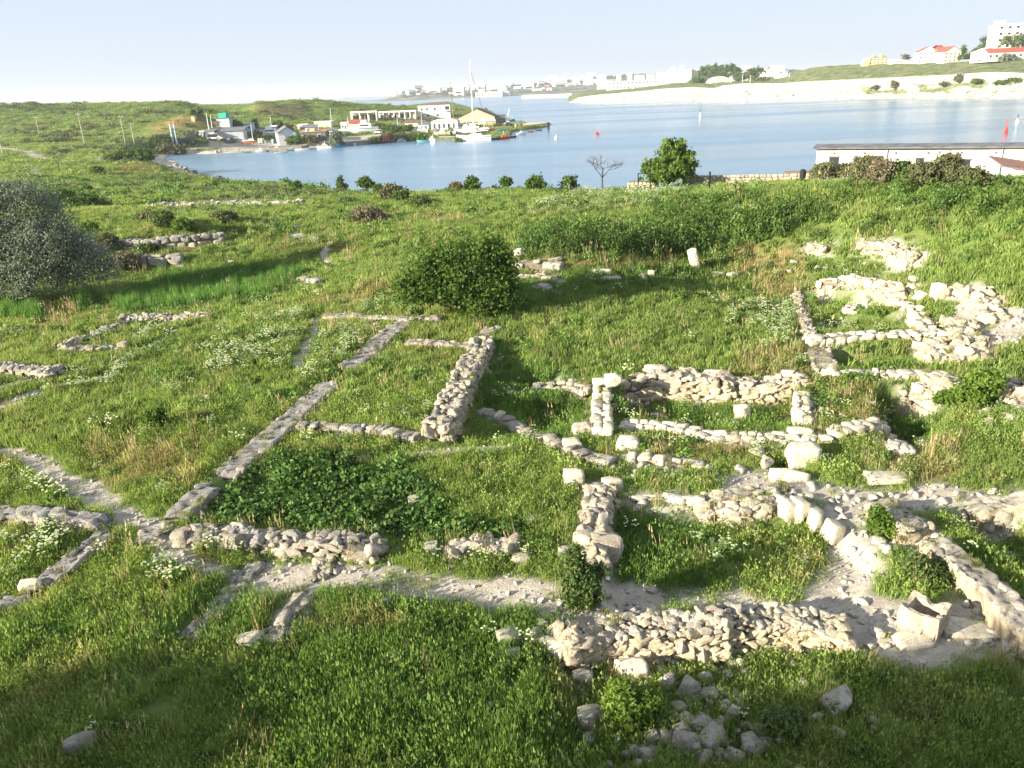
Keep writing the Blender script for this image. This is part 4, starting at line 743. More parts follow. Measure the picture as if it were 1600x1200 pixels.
plant('shrub', 'low leafy clump inside the fissured cream-faced wall', 'shrub', 1455, 905, [(0, 10, 34, 14), (-25, 26, 22, 12), (22, 0, 26, 12)], M_mid, 420, 18, .04, .05, seed=26, trunk=False)
plant('shrub', 'dim leafy plant at the edge of the big dark shadow', 'shrub', 1228, 1145, [(0, 14, 28, 16), (-12, 26, 12, 10)], M_mid, 200, 18, .04, .05, seed=27, trunk=False)
# shore line bushes
for x, y, bl, m_, lb in [(461, 289, [(0, 7, 8, 7), (5, 9, 5, 5)], M_dark, 'small lone bush where the bank meets the water, leftmost of the shore bushes'), (534, 288, [(0, 10, 5, 12), (2, 5, 8, 6)], M_mid, 'slim pale bush on the bank between two dark ones'), (574, 290, [(-2, 15, 11, 9), (6, 12, 8, 8)], M_dark, 'open-branched dark bush with a smaller one at its foot'), (592, 292, [(0, 6, 6, 6)], M_dark, 'small companion at the foot of the open-branched bush'),
                         (738, 300, [(0, 11, 11, 11)], M_dark, 'round dark bush beside the brown twiggy one'), (791, 299, [(0, 12, 8, 7)], M_dark, 'little top-heavy bush midway along the bank'), (837, 300, [(0, 11, 14, 11)], M_dark, 'broad dark bush left of the pair nearest the dead tree'), (889, 298, [(0, 12, 12, 11)], M_mid, 'round bush nearest the dead tree'), (712, 294, [(0, 7, 8, 7)], M_brown, 'brown twiggy bush on the bank edge')]:
    plant('shore_bush', lb, 'bush', x, y, bl, m_, 90, 14, .16, .13, 'bushes along the bank edge', inner=.3)
for x, y, bl, m_, lb, nc_ in [(110, 326, [(-15, 12, 28, 18), (20, 8, 30, 14), (45, 5, 20, 10)], M_dark, 'wide dark shrub mass behind the silvery tree', 380), (205, 252, [(-8, 6, 26, 12), (15, 5, 22, 12)], M_dark, 'dark shrub clump in the fields before the inlet', 300), (178, 252, [(0, 3, 14, 7)], M_mid, 'paler shrub joining the dark clump before the inlet', 100), (262, 240, [(0, 5, 16, 9), (15, 3, 14, 7)], M_olive, 'olive shrub at the head of the inlet', 160), (152, 272, [(0, 4, 10, 6)], M_dark, 'small dark shrub below the dark clump', 70),
                              (258, 356, [(0, 12, 16, 12)], M_mid, 'green shrub above the dry terrace grass', 140), (287, 362, [(0, 10, 14, 10)], M_bright, 'bright green shrub at the right end of the terrace grass', 130), (235, 345, [(0, 4, 20, 8)], M_olive, 'low olive shrub left of the terrace shrubs', 120), (140, 366, [(0, 8, 14, 10)], M_bright, 'small bright shrub over the sunlit stone bench', 110), (172, 392, [(0, 10, 18, 16)], M_olive, 'dark olive bush between the stone bench and ashlar wall', 200), (198, 420, [(0, 10, 22, 14)], M_brown, 'brown twiggy bush against the smooth retaining wall', 240), (232, 394, [(0, 5, 14, 8)], M_mid, 'low green shrub at the foot of the ashlar wall', 90),
                              (352, 346, [(0, 6, 20, 9)], M_olive, 'mixed low shrub on the far side of the gully', 130), (614, 314, [(0, 10, 22, 13)], M_olive, 'rounded greenish brown shrub near the bank edge', 210), (628, 316, [(0, 7, 14, 9)], M_dark, 'dark shrub growing into the greenish brown one', 110), (655, 322, [(0, 5, 20, 8)], M_mid, 'low green shrub right of the dark one near the bank', 130), (545, 320, [(0, 4, 16, 6)], M_mid, 'low dark green hump left of the rounded shrub', 110), (572, 348, [(0, 10, 26, 13), (22, 4, 16, 8)], M_brown, 'dry brown shrub in the middle of the field', 300),
                              (1286, 278, [(0, 12, 20, 14)], M_olive, 'green shrub at the corner of the white building', 170), (1318, 284, [(0, 12, 14, 14)], M_olive, 'olive shrub by the first dark opening of the white building', 150), (1346, 288, [(0, 20, 20, 20)], M_olive, 'brownish rounded shrub under the second opening of the white building', 240), (1374, 292, [(0, 20, 20, 20)], M_brown, 'greyish brown shrub under the third opening of the white building', 240), (1408, 290, [(0, 16, 26, 18)], M_mid, 'leafy green shrub at the middle of the white building', 240),
                              (1442, 294, [(0, 20, 26, 18)], M_olive, 'dark-hearted shrub right of the middle of the white building', 260), (1478, 292, [(0, 26, 20, 22)], M_olive, 'tallest pale-topped shrub before the white building', 250), (1508, 295, [(0, 16, 26, 16)], M_olive, 'bushy green shrub near the gap in the white building wall', 240), (1540, 294, [(0, 8, 16, 10)], M_olive, 'low straggling shrub under the sloping roof', 130), (1562, 294, [(0, 6, 12, 8)], M_mid, 'small green shrub against the right stone footing', 100)]:
    p_ = GN(x, y, 104) if x > 440 else G(x, y); s_ = mpp(p_); plant('shrub', lb, 'shrub', x, y, bl, m_, int(nc_*1.5), 16, max(.07, s_*2.0), max(.08, s_*1.9), 'shrubs in the field', inner=.4, trunk=False)
# bare trees
def bare_tree(px, py, hpx, label, seed, lean=0., m_=M_bark, spread=.62):
    p = GN(px, py, 104) if px > 440 else G(px, py); s = mpp(p); root = empty('dead_tree', p); tag(root, label, 'tree', None, 'thing'); r = np.random.default_rng(seed); V, Fc = [], []; Hh = hpx*s
    TV, TF = [], []; top = np.array([lean*Hh*.2, 0, Hh*.36]); tube(TV, TF, [(0, 0, -.3), (lean*Hh*.06, 0, Hh*.15), top], [Hh*.03, Hh*.024, Hh*.018]); 
    def br(a, d, L_, rd, lv):
        if lv == 0 or L_ < Hh*.03: return
        e = a+d*L_; mid = (a+e)/2+r.normal(size=3)*L_*.08; tube(V, Fc, [a, mid, e], [rd, rd*.8, rd*.6], 4)
        for _ in range(3 if lv > 2 else 2):
            dd = d+r.normal(size=3)*spread; dd[2] = abs(dd[2])*.7+.12; dd /= np.linalg.norm(dd); br(e, dd, L_*(.62+.2*r.random()), rd*.6, lv-1)
    for d in ([-.55, 0, .8], [.1, .2, 1], [.6, -.1, .75], [.0, -.4, .8]): d = np.array(d); br(top, d/np.linalg.norm(d), Hh*.25, Hh*.013, 5)
    mesh_obj('trunk', TV, TF, m_, root); mesh_obj('branches', V, Fc, m_, root); return root
bare_tree(941, 294, 60, 'leafless dead tree standing on the bank edge against the water', 4)
bare_tree(93, 267, 34, 'leafless spreading tree below the dirt track', 9)
# unseen stand-in trees added behind the viewpoint, crowns shaped to cast the near shade
def shade_caster(x, y, cz, R_, label, n_, seed):
    g_ = H(x, y); s = 1.; root = empty('shade_caster', (x, y, g_)); tag(root, label, 'tree', 'unseen trees added behind the viewpoint for shade', 'thing'); zz = cz-g_; bl = [(0, 0, zz, R_, R_, R_*.28), (R_*.6, 0, zz-.2, R_*.6, R_*.6, R_*.2), (-R_*.5, R_*.4, zz+.2, R_*.7, R_*.7, R_*.2)]
    V, Fc, cc = leaf_cloud(bl, n_, 24, .3, .16, seed, .2); mesh_obj('crown', V, Fc, M_dark, root); TV, TF = [], []; tube(TV, TF, [(0, 0, -.3), (.1, 0, zz*.5), (0, 0, zz)], [.2, .16, .1]); mesh_obj('trunk', TV, TF, M_bark, root)
for (gx_, gy_), R_, n_, sd, lb in [(P(1640, 1250, 6.6)[:2], 1.8, 1300, 71, 'dense unseen tree added to shade the near right slope'), (P(60, 1215, 6.6)[:2], 1.4, 380, 72, 'smaller unseen tree added to shade the near left grass'), (P(1090, 1240, 6.6)[:2], .7, 110, 73, 'thin unseen tree added to throw broken shade on the rubble slope')]:
    k_ = (13.-6.6)/math.tan(SUN_EL); shade_caster(gx_+SDIR[0]*k_, gy_+SDIR[1]*k_, 13., R_, lb, n_, sd)
# reeds, tall bank growth, hill scrub, flowers: uncountable
REED = [region([(175,478),(250,432),(420,415),(478,430),(430,462),(300,482),(190,492)], .8), region([(0,470),(70,480),(60,505),(0,500)], .5), region([(120,470),(150,462),(150,485),(120,490)], .5)]
s_ = (mask(REED, gpt) > .5) & (gb <= 3) & (rng.random(len(gpt)) < .6); p_ = gpt[s_]; k_ = .7+.5*rng.random(len(p_))
scatter('reed_bed', reed_src, np.c_[p_, gh[s_]], np.stack([k_, k_, k_*(.8+.3*fbm(p_[:, 0], p_[:, 1], 2))], 1), np.array([.11, .22, .045])*(.7+.6*rng.random((len(p_), 1))), 'upright green reeds filling the gully floor', 'reeds', .06)
BANK = [region([(825,402),(830,372),(905,362),(960,378),(1000,352),(1060,342),(1150,340),(1240,330),(1300,345),(1260,372),(1150,378),(1050,398),(960,402)], .8)]
BANK2 = [region([(1000,352),(1020,325),(1200,312),(1420,300),(1640,310),(1640,345),(1400,345),(1250,335)], 2)]
fb = mask(BANK, gpt); fb2 = mask(BANK2, gpt)*.55
s_ = (gb >= 2) & (gb <= 4) & (rng.random(len(gpt)) < np.maximum(fb*.7, fb2*.28)*np.array([0, 0, .8, 1., 1., 1, 1, 1])[gb]*(1+1.4*fbm(gpt[:, 0]/1.3, gpt[:, 1]/1.3, 2, 7))); p_ = gpt[s_]; k_ = (.9+.7*rng.random(len(p_)))
scatter('bank_undergrowth', bank_src, np.c_[p_, gh[s_]], np.stack([k_, k_, k_*1.7], 1), np.array([.09, .155, .03])*(.45+.9*rng.random((len(p_), 1))), 'lush tall green undergrowth covering the face of the bank', 'undergrowth', .2)
hn = fbm(gpt[:, 0]/22, gpt[:, 1]/12, 4, 200)+.5*fbm(gpt[:, 0]/5, gpt[:, 1]/5, 2, 210)
s_ = (gh > 1.0) & (gb >= 5) & (rng.random(len(gpt)) < .55*smooth((hn-.2)/.25)*.8) & (f_path < .2); p_ = gpt[s_]; k_ = np.array([0, 0, 0, 0, 0, 2.6, 4.2, 6.][:8])[gb[s_]]*(.5+.8*rng.random(len(p_)))
scatter('hill_scrub', leafy_src, np.c_[p_, gh[s_]], np.stack([k_, k_, k_*.8], 1), (np.array([.095, .125, .055])+np.array([.05, .02, .012])*rng.random((len(p_), 1)))*(.6+.8*rng.random((len(p_), 1))), 'dull green low scrub patches on the far hill', 'scrub', .2)
FL = [region(p, s) for p, s in [([(0,825),(60,815),(115,835),(100,880),(0,905)], .2), ([(195,925),(260,880),(310,880),(350,905),(300,930),(220,965)], .2), ([(165,815),(205,800),(220,820),(190,860),(165,850)], .2), ([(270,835),(380,845),(390,880),(300,860)], .2), ([(415,850),(445,855),(430,895),(412,895)], .2), ([(660,872),(820,870),(850,900),(650,892)], .2), ([(210,520),(290,510),(280,530),(220,545)], .4), ([(130,580),(210,570),(180,610),(60,620)], .5), ([(410,560),(530,520),(620,500),(600,520),(540,570),(480,600)], .5), ([(420,500),(490,500),(460,560),(330,600),(330,540)], .8), ([(1270,470),(1270,520),(1210,530),(1200,480)], .6), ([(1190,475),(1120,480),(1180,540),(1260,560)], .8), ([(830,330),(900,300),(1080,300),(1010,325),(860,345)], 1.5), ([(1345,820),(1375,800),(1400,850),(1370,860)], .2), ([(1275,490),(1340,510),(1320,522),(1275,522)], .3), ([(570,480),(650,475),(650,492),(560,492)], .3), ([(40,750),(130,760),(120,790),(20,770)], .3), ([(1000,830),(1150,860),(1250,900),(1120,900)], .5), ([(380,355),(520,370),(500,385),(400,375)], 1)]]
ff = mask(FL, gpt); bg_ = .008+.03*smooth(fbm(gpt[:, 0]/4, gpt[:, 1]/4, 3, 99)*2-.2)
s_ = (gh > 1) & (gb <= 5) & (wd > .1) & (f_path < .3) & (f_br < .3) & (rng.random(len(gpt)) < np.maximum(ff*.2, bg_*.7)*np.array([.8, 1, 1.2, 1.2, 1., .6, 0, 0])[gb]*np.where(gpt[:, 1] < 12.5, .25, 1)); p_ = gpt[s_]; k_ = (.55+.5*rng.random(len(p_)))*np.array([.75, 1, 1.05, 1.2, 1.6, 2.2, 1, 1])[gb[s_]]
scatter('umbel_flowers', umbel_src, np.c_[p_, gh[s_]], np.stack([k_, k_, k_], 1), np.array([.1, .17, .03])*(.7+.6*rng.random((len(p_), 1))), 'creamy white flowering umbels scattered through the grass', 'flowers', .1)
# ------------------------------------------------------------------ builders for made things
class MB:
    def __init__(s): s.V = []; s.F = []
    def raw(s, V, Fc): b = len(s.V); s.V += [tuple(map(float, v)) for v in V]; s.F += [tuple(b+i for i in f) for f in Fc]; return s
    def box(s, c, d, rz=0., top=1.):
        x, y, z = d[0]/2, d[1]/2, d[2]; ca, sa = math.cos(rz), math.sin(rz); V = []
        for zz, k in ((0, 1), (z, top)):
            for a, b in ((-x, -y), (x, -y), (x, y), (-x, y)): V.append((c[0]+(a*ca-b*sa)*k, c[1]+(a*sa+b*ca)*k, c[2]+zz))
        return s.raw(V, [(3, 2, 1, 0), (4, 5, 6, 7), (0, 1, 5, 4), (1, 2, 6, 5), (2, 3, 7, 6), (3, 0, 4, 7)])
    def gable(s, c, d, axis='x', over=.3, th=.12):      # two thin roof slopes, d = (w, dep, rise)
        w_, dp, ri = d[0]/2+over, d[1]/2+over, d[2]
        if axis == 'x': P_ = lambda u, v, z: (c[0]+u*w_, c[1]+v*dp, c[2]+z)
        else: P_ = lambda u, v, z: (c[0]+v*w_, c[1]+u*dp, c[2]+z)
        for sg in (-1, 1):
            V = [P_(-1, sg, 0), P_(1, sg, 0), P_(1, 0, ri), P_(-1, 0, ri)]; V += [(x, y, z+th) for x, y, z in V]
            s.raw(V, [(0, 1, 2, 3), (4, 7, 6, 5), (0, 4, 5, 1), (1, 5, 6, 2), (2, 6, 7, 3), (3, 7, 4, 0)])
        return s
    def gwall(s, c, d, axis='x', th=.2):                # the two triangular ends under a gable
        w_, dp, ri = d[0]/2, d[1]/2, d[2]
        for sg in (-1, 1):
            if axis == 'x': A = [(sg*w_, -dp, 0), (sg*w_, dp, 0), (sg*w_, 0, ri)]; off = (-sg*th, 0, 0)
            else: A = [(-w_, sg*dp, 0), (w_, sg*dp, 0), (0, sg*dp, ri)]; off = (0, -sg*th, 0)
            V = [(c[0]+x, c[1]+y, c[2]+z) for x, y, z in A]; V += [(x+off[0], y+off[1], z) for x, y, z in V]; s.raw(V, [(0, 1, 2), (5, 4, 3), (0, 3, 4, 1), (1, 4, 5, 2), (2, 5, 3, 0)])
        return s
    def cyl(s, a, b, r0, r1=None, k=8): V, Fc = [], []; tube(V, Fc, [a, b], [r0, r0 if r1 is None else r1], k); Fc.append(tuple(range(k-1, -1, -1))); return s.raw(V, Fc)
    def tube(s, pts, rads, k=6): V, Fc = [], []; tube(V, Fc, pts, rads, k); return s.raw(V, Fc)
    def build(s, name, m, parent=None): return mesh_obj(name, s.V, s.F, m, parent)
def plaster(name, c, dirt=.12, rough=.9):
    g = NT(name, rough, .2); n = g.noise(.9, 5, .7); d = tuple(x*(1-dirt*2.2) for x in c); g.col(g.ramp(n, [(.3, d), (.55, c), (.8, tuple(min(.82, x*1.05) for x in c))])); g.bump(g.noise(8, 4, .6), .15, .02); return g.m
W_white = plaster('white_plaster', (.74, .72, .67)); W_cream = plaster('cream_plaster', (.68, .6, .45)); W_grey = plaster('grey_sheet', (.46, .48, .49)); W_blue = plaster('pale_blue_board', (.48, .58, .66)); W_dark = plaster('dark_board', (.13, .14, .14)); W_orange = plaster('orange_plaster', (.68, .38, .22)); W_yellow = plaster('yellow_board', (.66, .52, .28)); W_conc = plaster('concrete', (.24, .225, .19), .25)
R_grey = plaster('grey_roof', (.17, .17, .185)); R_red = plaster('red_roof', (.36, .09, .06)); R_brown = plaster('brown_roof', (.2, .12, .1)); R_green = plaster('green_tarp', (.04, .42, .28)); R_rust = plaster('rusty_roof', (.42, .22, .12)); R_pale = plaster('pale_roof', (.58, .56, .54))
G_dark = mat('dark_opening', (.03, .035, .04), .3, spec=.5); M_white = mat('white_gloss_paint', (.8, .8, .78), .3, spec=.5); M_wood = mat('wood', (.25, .16, .09), .7); M_steel = mat('galvanised', (.4, .4, .4), .5, .4); M_pole = mat('grey_pole', (.42, .40, .36), .8)
def paint(n, c): return mat(n, c, .35, spec=.5)
P_red = paint('red_paint', (.55, .03, .02)); P_blue = paint('blue_paint', (.02, .22, .42)); P_turq = paint('turquoise_paint', (.12, .45, .45)); P_orange = paint('orange_paint', (.65, .2, .04)); P_navy = paint('navy_paint', (.02, .03, .06)); P_black = paint('black_paint', (.015, .015, .018)); P_sage = paint('pale_sage_paint', (.55, .62, .58)); P_cream = paint('cream_paint', (.72, .62, .42))
def house(name, label, px, py, wpx, hpx, dep, wallm, roofm, roof='flat', rise=2., wins=(), doors=(), rz=0., cat='building', group=None, p=None, axis='x', extra=None, over=.3, open_=()):
    p = G(px, py) if p is None else np.asarray(p, float); s = mpp(p); w_, h_ = wpx*s, hpx*s; root = empty(name, (p[0], p[1], p[2]), rz); tag(root, label, cat, group, 'thing')
    wb = MB().box((0, dep/2, -1.2), (w_, dep, h_+1.2))
    if roof == 'gable': wb.gwall((0, dep/2, h_), (w_-.01, dep-.01, rise), axis)
    wb.build('wall', wallm, root)
    if roof == 'gable': MB().gable((0, dep/2, h_+.02), (w_, dep, rise), axis, over).build('roof', roofm, root)
    elif roof == 'hip':
        V = [(-w_/2-over, -over, h_), (w_/2+over, -over, h_), (w_/2+over, dep+over, h_), (-w_/2-over, dep+over, h_), (-w_/2+dep*.4, dep/2, h_+rise), (w_/2-dep*.4, dep/2, h_+rise)]
        MB().raw(V, [(3, 2, 1, 0), (0, 1, 5, 4), (1, 2, 5), (2, 3, 4, 5), (3, 0, 4)]).build('roof', roofm, root)
    elif roof == 'shed':
        a, b = -over, dep+over; V = [(-w_/2-over, a, h_), (w_/2+over, a, h_), (w_/2+over, b, h_+rise), (-w_/2-over, b, h_+rise)]; V += [(x, y, z+.15) for x, y, z in V]; MB().raw(V, [(3, 2, 1, 0), (4, 5, 6, 7), (0, 1, 5, 4), (1, 2, 6, 5), (2, 3, 7, 6), (3, 0, 4, 7)]).build('roof', roofm, root)
    else: MB().box((0, dep/2, h_), (w_+over*1.4, dep+over*1.4, .22)).build('roof', roofm, root)
    for (u, v, a, b) in wins:      # fractions of the front: centre u, bottom v, width a, height b
        W_ = w_*a; H_ = h_*b; X = (u-.5)*w_; Z = v*h_; f = MB(); t = max(.05, min(W_, H_)*.1)
        f.box((X-W_/2, -.03, Z), (t, .14, H_)).box((X+W_/2, -.03, Z), (t, .14, H_)).box((X, -.03, Z-t/2), (W_+t, .17, t)).box((X, -.03, Z+H_-t/2), (W_+t, .17, t)); fr = f.build('window', M_white if wallm is not W_white else W_grey, root); MB().box((X, -.012, Z+t/2), (W_-t*.9, .05, H_-t)).build('pane', G_dark, fr)
    for (u, a, b, m_) in doors: MB().box(((u-.5)*w_, -.02, .0), (w_*a, .1, h_*b)).build('door', m_, root)
    for (u, v, a, b) in open_: MB().box(((u-.5)*w_, -.015, v*h_), (w_*a, .06, b*h_)).build('opening', G_dark, root)
    if extra: extra(root, w_, h_, dep, s)
    return root
# ------------------------------------------------------------------ the marina
def on(z): 
    def f(px, py): return P(px, py, z)
    return f
def tank(root, w_, h_, dep, s): MB().box((-w_*.05, dep/2, h_+.23), (w_*.6, dep*.7, 7*s)).build('roof_tarp', R_green, root); MB().box((-w_*.62, .8, -1), (w_*.35, 2.2, h_*.75+1)).build('lean_to', W_yellow, root)
house('hut', 'grey hut with a bright green box on its roof and a yellow lean-to', 350, 201, 20, 15, 5, W_grey, R_grey, extra=tank)
house('shed', 'long low pale grey shed beside the parked van', 358, 219, 46, 13, 7, W_grey, R_grey, 'shed', 1., doors=[(.25, .12, .7, W_cream)], rz=.12)
house('shed', 'small white annex at the left end of the long grey shed', 328, 216, 14, 9, 4, W_white, R_grey, 'shed', .6, rz=.1)
house('cabin', 'pale green cabin behind the long grey shed', 387, 207, 18, 13, 5, W_blue, R_pale, wins=[(.3, .4, .2, .3), (.7, .4, .2, .3)])
house('boathouse', 'pale blue boathouse with grey pitched roof and white gable end', 451, 227, 28, 18, 9, W_blue, R_grey, 'gable', 2.0, axis='y', doors=[(.2, .35, .8, W_white)], rz=.35)
def rail(root, w_, h_, dep, s):
    m_ = MB(); 
    for k in range(9): m_.box((-w_*.35+w_*.6*k/8, -1.2, 0), (.08, .08, 1.1))
    m_.box((-w_*.05, -1.2, 1.05), (w_*.62, .09, .1)).box((-w_*.05, -1.2, .5), (w_*.62, .07, .07)).build('railing', M_white, root); MB().box((-w_*.1, dep*.3, h_+.22), (w_*.35, dep*.5, .9)).build('crate', W_yellow, root); MB().cyl((-w_*.22, .6, h_+.2), (-w_*.22, .4, h_+1.2), .5, .55, 10).build('dish', M_white, root)
house('shack', 'dark low waterside shack with rusty roof and white railing', 490, 221, 40, 14, 6, W_dark, R_rust, 'shed', .5, wins=[(.2, .3, .2, .4), (.5, .3, .12, .4), (.75, .25, .12, .5)], extra=rail)
house('shed', 'flat-roofed white shed half hidden by trees behind the shack', 505, 200, 26, 9, 6, W_cream, M_white)
house('shed', 'low grey-roofed shed behind the dark shack', 482, 206, 24, 6, 6, W_grey, R_grey, 'shed', .8)
def arc(n):
    def f(root, w_, h_, dep, s):
        for k in range(n+1): MB().box((-w_/2+w_*k/n, -1.6, -.3), (.5, .5, h_+.3)).build('pillar', W_white, root)
        MB().box((0, -.8, h_), (w_+.8, 2.4, .8)).build('canopy', W_white, root)
    return f
house('pavilion', 'white open-fronted pavilion with square pillars', 570, 190, 39, 13, 6, W_cream, R_pale, open_=[(.17, .05, .26, .7), (.5, .05, .26, .7), (.83, .05, .26, .7)], extra=arc(3))
house('shed', 'low shed with a red roof under the white pavilion', 558, 200, 28, 7, 5, W_cream, R_red, 'shed', 1.2)
house('terrace_building', 'long white colonnaded terrace building behind the plum tree', 621, 186, 58, 10, 7, W_cream, W_white, open_=[(.1, .1, .1, .6), (.28, .1, .1, .6), (.46, .1, .1, .6), (.64, .1, .1, .6), (.82, .1, .1, .6)], extra=arc(7))
def balc(root, w_, h_, dep, s):
    MB().box((w_*.41, -.7, h_*.52), (w_*.18, 1.4, .15)).build('balcony', W_white, root); m_ = MB().box((w_*.41, -1.35, h_*.62), (w_*.18, .08, .1))
    for k in range(6): m_.box((w_*.33+w_*.16*k/5, -1.35, h_*.52), (.07, .07, 1.))
    m_.build('balustrade', W_white, root)
house('villa', 'white two-storey villa with brown roof and corner balcony', 679, 185, 50, 20, 9, W_white, R_brown, 'hip', .9, wins=[(.12, .62, .05, .16), (.28, .62, .05, .16), (.52, .62, .06, .16), (.12, .15, .05, .16), (.3, .15, .07, .16), (.6, .15, .07, .16)], extra=balc, open_=[(.91, .56, .13, .3)])
house('cabin', 'pale blue glazed cabin by the quay', 695, 204, 42, 14, 6, W_blue, R_pale, 'hip', .8, wins=[(.12, .25, .08, .5), (.3, .25, .08, .5), (.48, .25, .08, .5), (.66, .25, .1, .5), (.85, .25, .08, .5)], rz=-.1)
house('hall', 'big boat hall with a white gable over a yellowish wall', 745, 196, 56, 12, 14, W_yellow, R_brown, 'gable', 3.4, axis='y', open_=[(.5, .35, .5, .12), (.2, .0, .12, .5)], rz=-.1)
house('container', 'dark blue-grey hut at the right end of the boat hall', 779, 193, 22, 12, 6, W_dark, R_grey, wins=[(.2, .3, .14, .4), (.45, .3, .14, .4), (.7, .3, .14, .4)])
house('shed', 'low brown-roofed shed before the white villa', 648, 199, 30, 7, 5, W_cream, R_brown, 'shed', .6, open_=[(.3, .1, .2, .6)])
house('hut', 'small yellow hut on the hill behind the twin poles', 302, 190, 5, 8, 2.5, W_yellow, R_grey)
for a in [('small white shed behind the orange lifeboat', 407, 211, 12, 8, W_white, R_grey), ('small blue shed left of the pale blue boathouse', 425, 209, 11, 9, W_blue, R_pale), ('little white shed among the dark trees', 472, 203, 13, 6, W_white, R_pale), ('narrow grey shed right of the dark shack', 517, 213, 10, 9, W_grey, R_grey), ('white kiosk at the left end of the red-roofed shed', 538, 203, 10, 9, W_white, R_pale),
          ('white shed right of the plum tree', 618, 203, 16, 7, W_white, R_grey), ('grey-blue shed behind the pale speedboat', 662, 203, 16, 8, W_blue, R_grey), ('white shed between villa and glazed cabin', 713, 195, 16, 8, W_white, R_brown), ('cream shed before the boat hall', 725, 201, 13, 6, W_cream, R_pale), ('low white shed at the root of the pier', 797, 194.5, 12, 6, W_white, R_grey), ('pale shed at the far left of the marina road', 312, 214, 12, 6, W_cream, R_pale)]:
    house('shed', a[0], a[1], a[2], a[3], a[4], 3.5, a[5], a[6], 'shed', .5, wins=[(.3, .4, .18, .35)], doors=[(.7, .2, .7, W_dark)])
# quays and pier
def quay(name, label, pix, z, width, m_, over=.1):
    pts = [P(x, y, z) for x, y in pix]; root = empty(name, pts[0]); tag(root, label, name.replace('_', ' '), None, 'thing'); b = MB()
    for a, c in zip(pts[:-1], pts[1:]):
        d = (c-a)[:2]; L = np.linalg.norm(d); an = math.atan2(d[1], d[0]); n_ = np.array([-math.sin(an), math.cos(an)]); mid = (a+c)/2-pts[0]; b.box((mid[0]+n_[0]*width/2, mid[1]+n_[1]*width/2, -z-1.5), (L+.2, width, z+1.5), an)
    b.build('quay_wall', m_, root); return root
quay('quay', 'low concrete quay below the big cruiser with a dark waterline', [(368,232.5),(420,231),(470,229)], 1.1, 9, W_conc)
quay('quay', 'stone embankment below the parked cars and dry-docked yacht', [(540,222),(600,217),(664,211.5)], 1.25, 8, W_conc)
quay('quay', 'concrete quay where the white sailing boat lies', [(686,213),(730,212),(800,204)], 1.0, 12, W_conc)
quay('pier', 'long bare concrete pier ending in a dark post', [(770,199.5),(820,195.5),(858,191.5)], 1.3, 10, W_yellow)
quay('quay', 'small wooden landing below the dark shack', [(482,226),(530,222.5)], .8, 5, M_wood)
# boats
def hullgeo(L, B, Hh, bowup=.35, k=13):
    V = []; n = 9
    for i in range(k):
        t = i/(k-1); x = (t-.5)*L; bw = B/2*(1-max(0, (t-.45)/.55)**2.2)*(.86+.14*min(1, t*4)); zt = Hh*(1+bowup*max(0, t-.4)**1.6*1.8); keel = -.35*Hh*(1-max(0, (t-.75)/.25)**2*1.4)
        for j in range(n):
            a = -math.pi/2+math.pi*j/(n-1); y = math.sin(a)*bw; V.append((x+(zt*.3*(t > .8)*(abs(math.sin(a)))), y*(1-.0), keel+(zt-keel)*(abs(math.sin(a))**2.4)))
    Fc = [(i*n+j, i*n+j+1, (i+1)*n+j+1, (i+1)*n+j) for i in range(k-1) for j in range(n-1)]; Fc.append(tuple(range(n))[::-1]); Fc += [(i*n, (i+1)*n, (i+1)*n+n-1, i*n+n-1) for i in range(k-1)]; return V, Fc
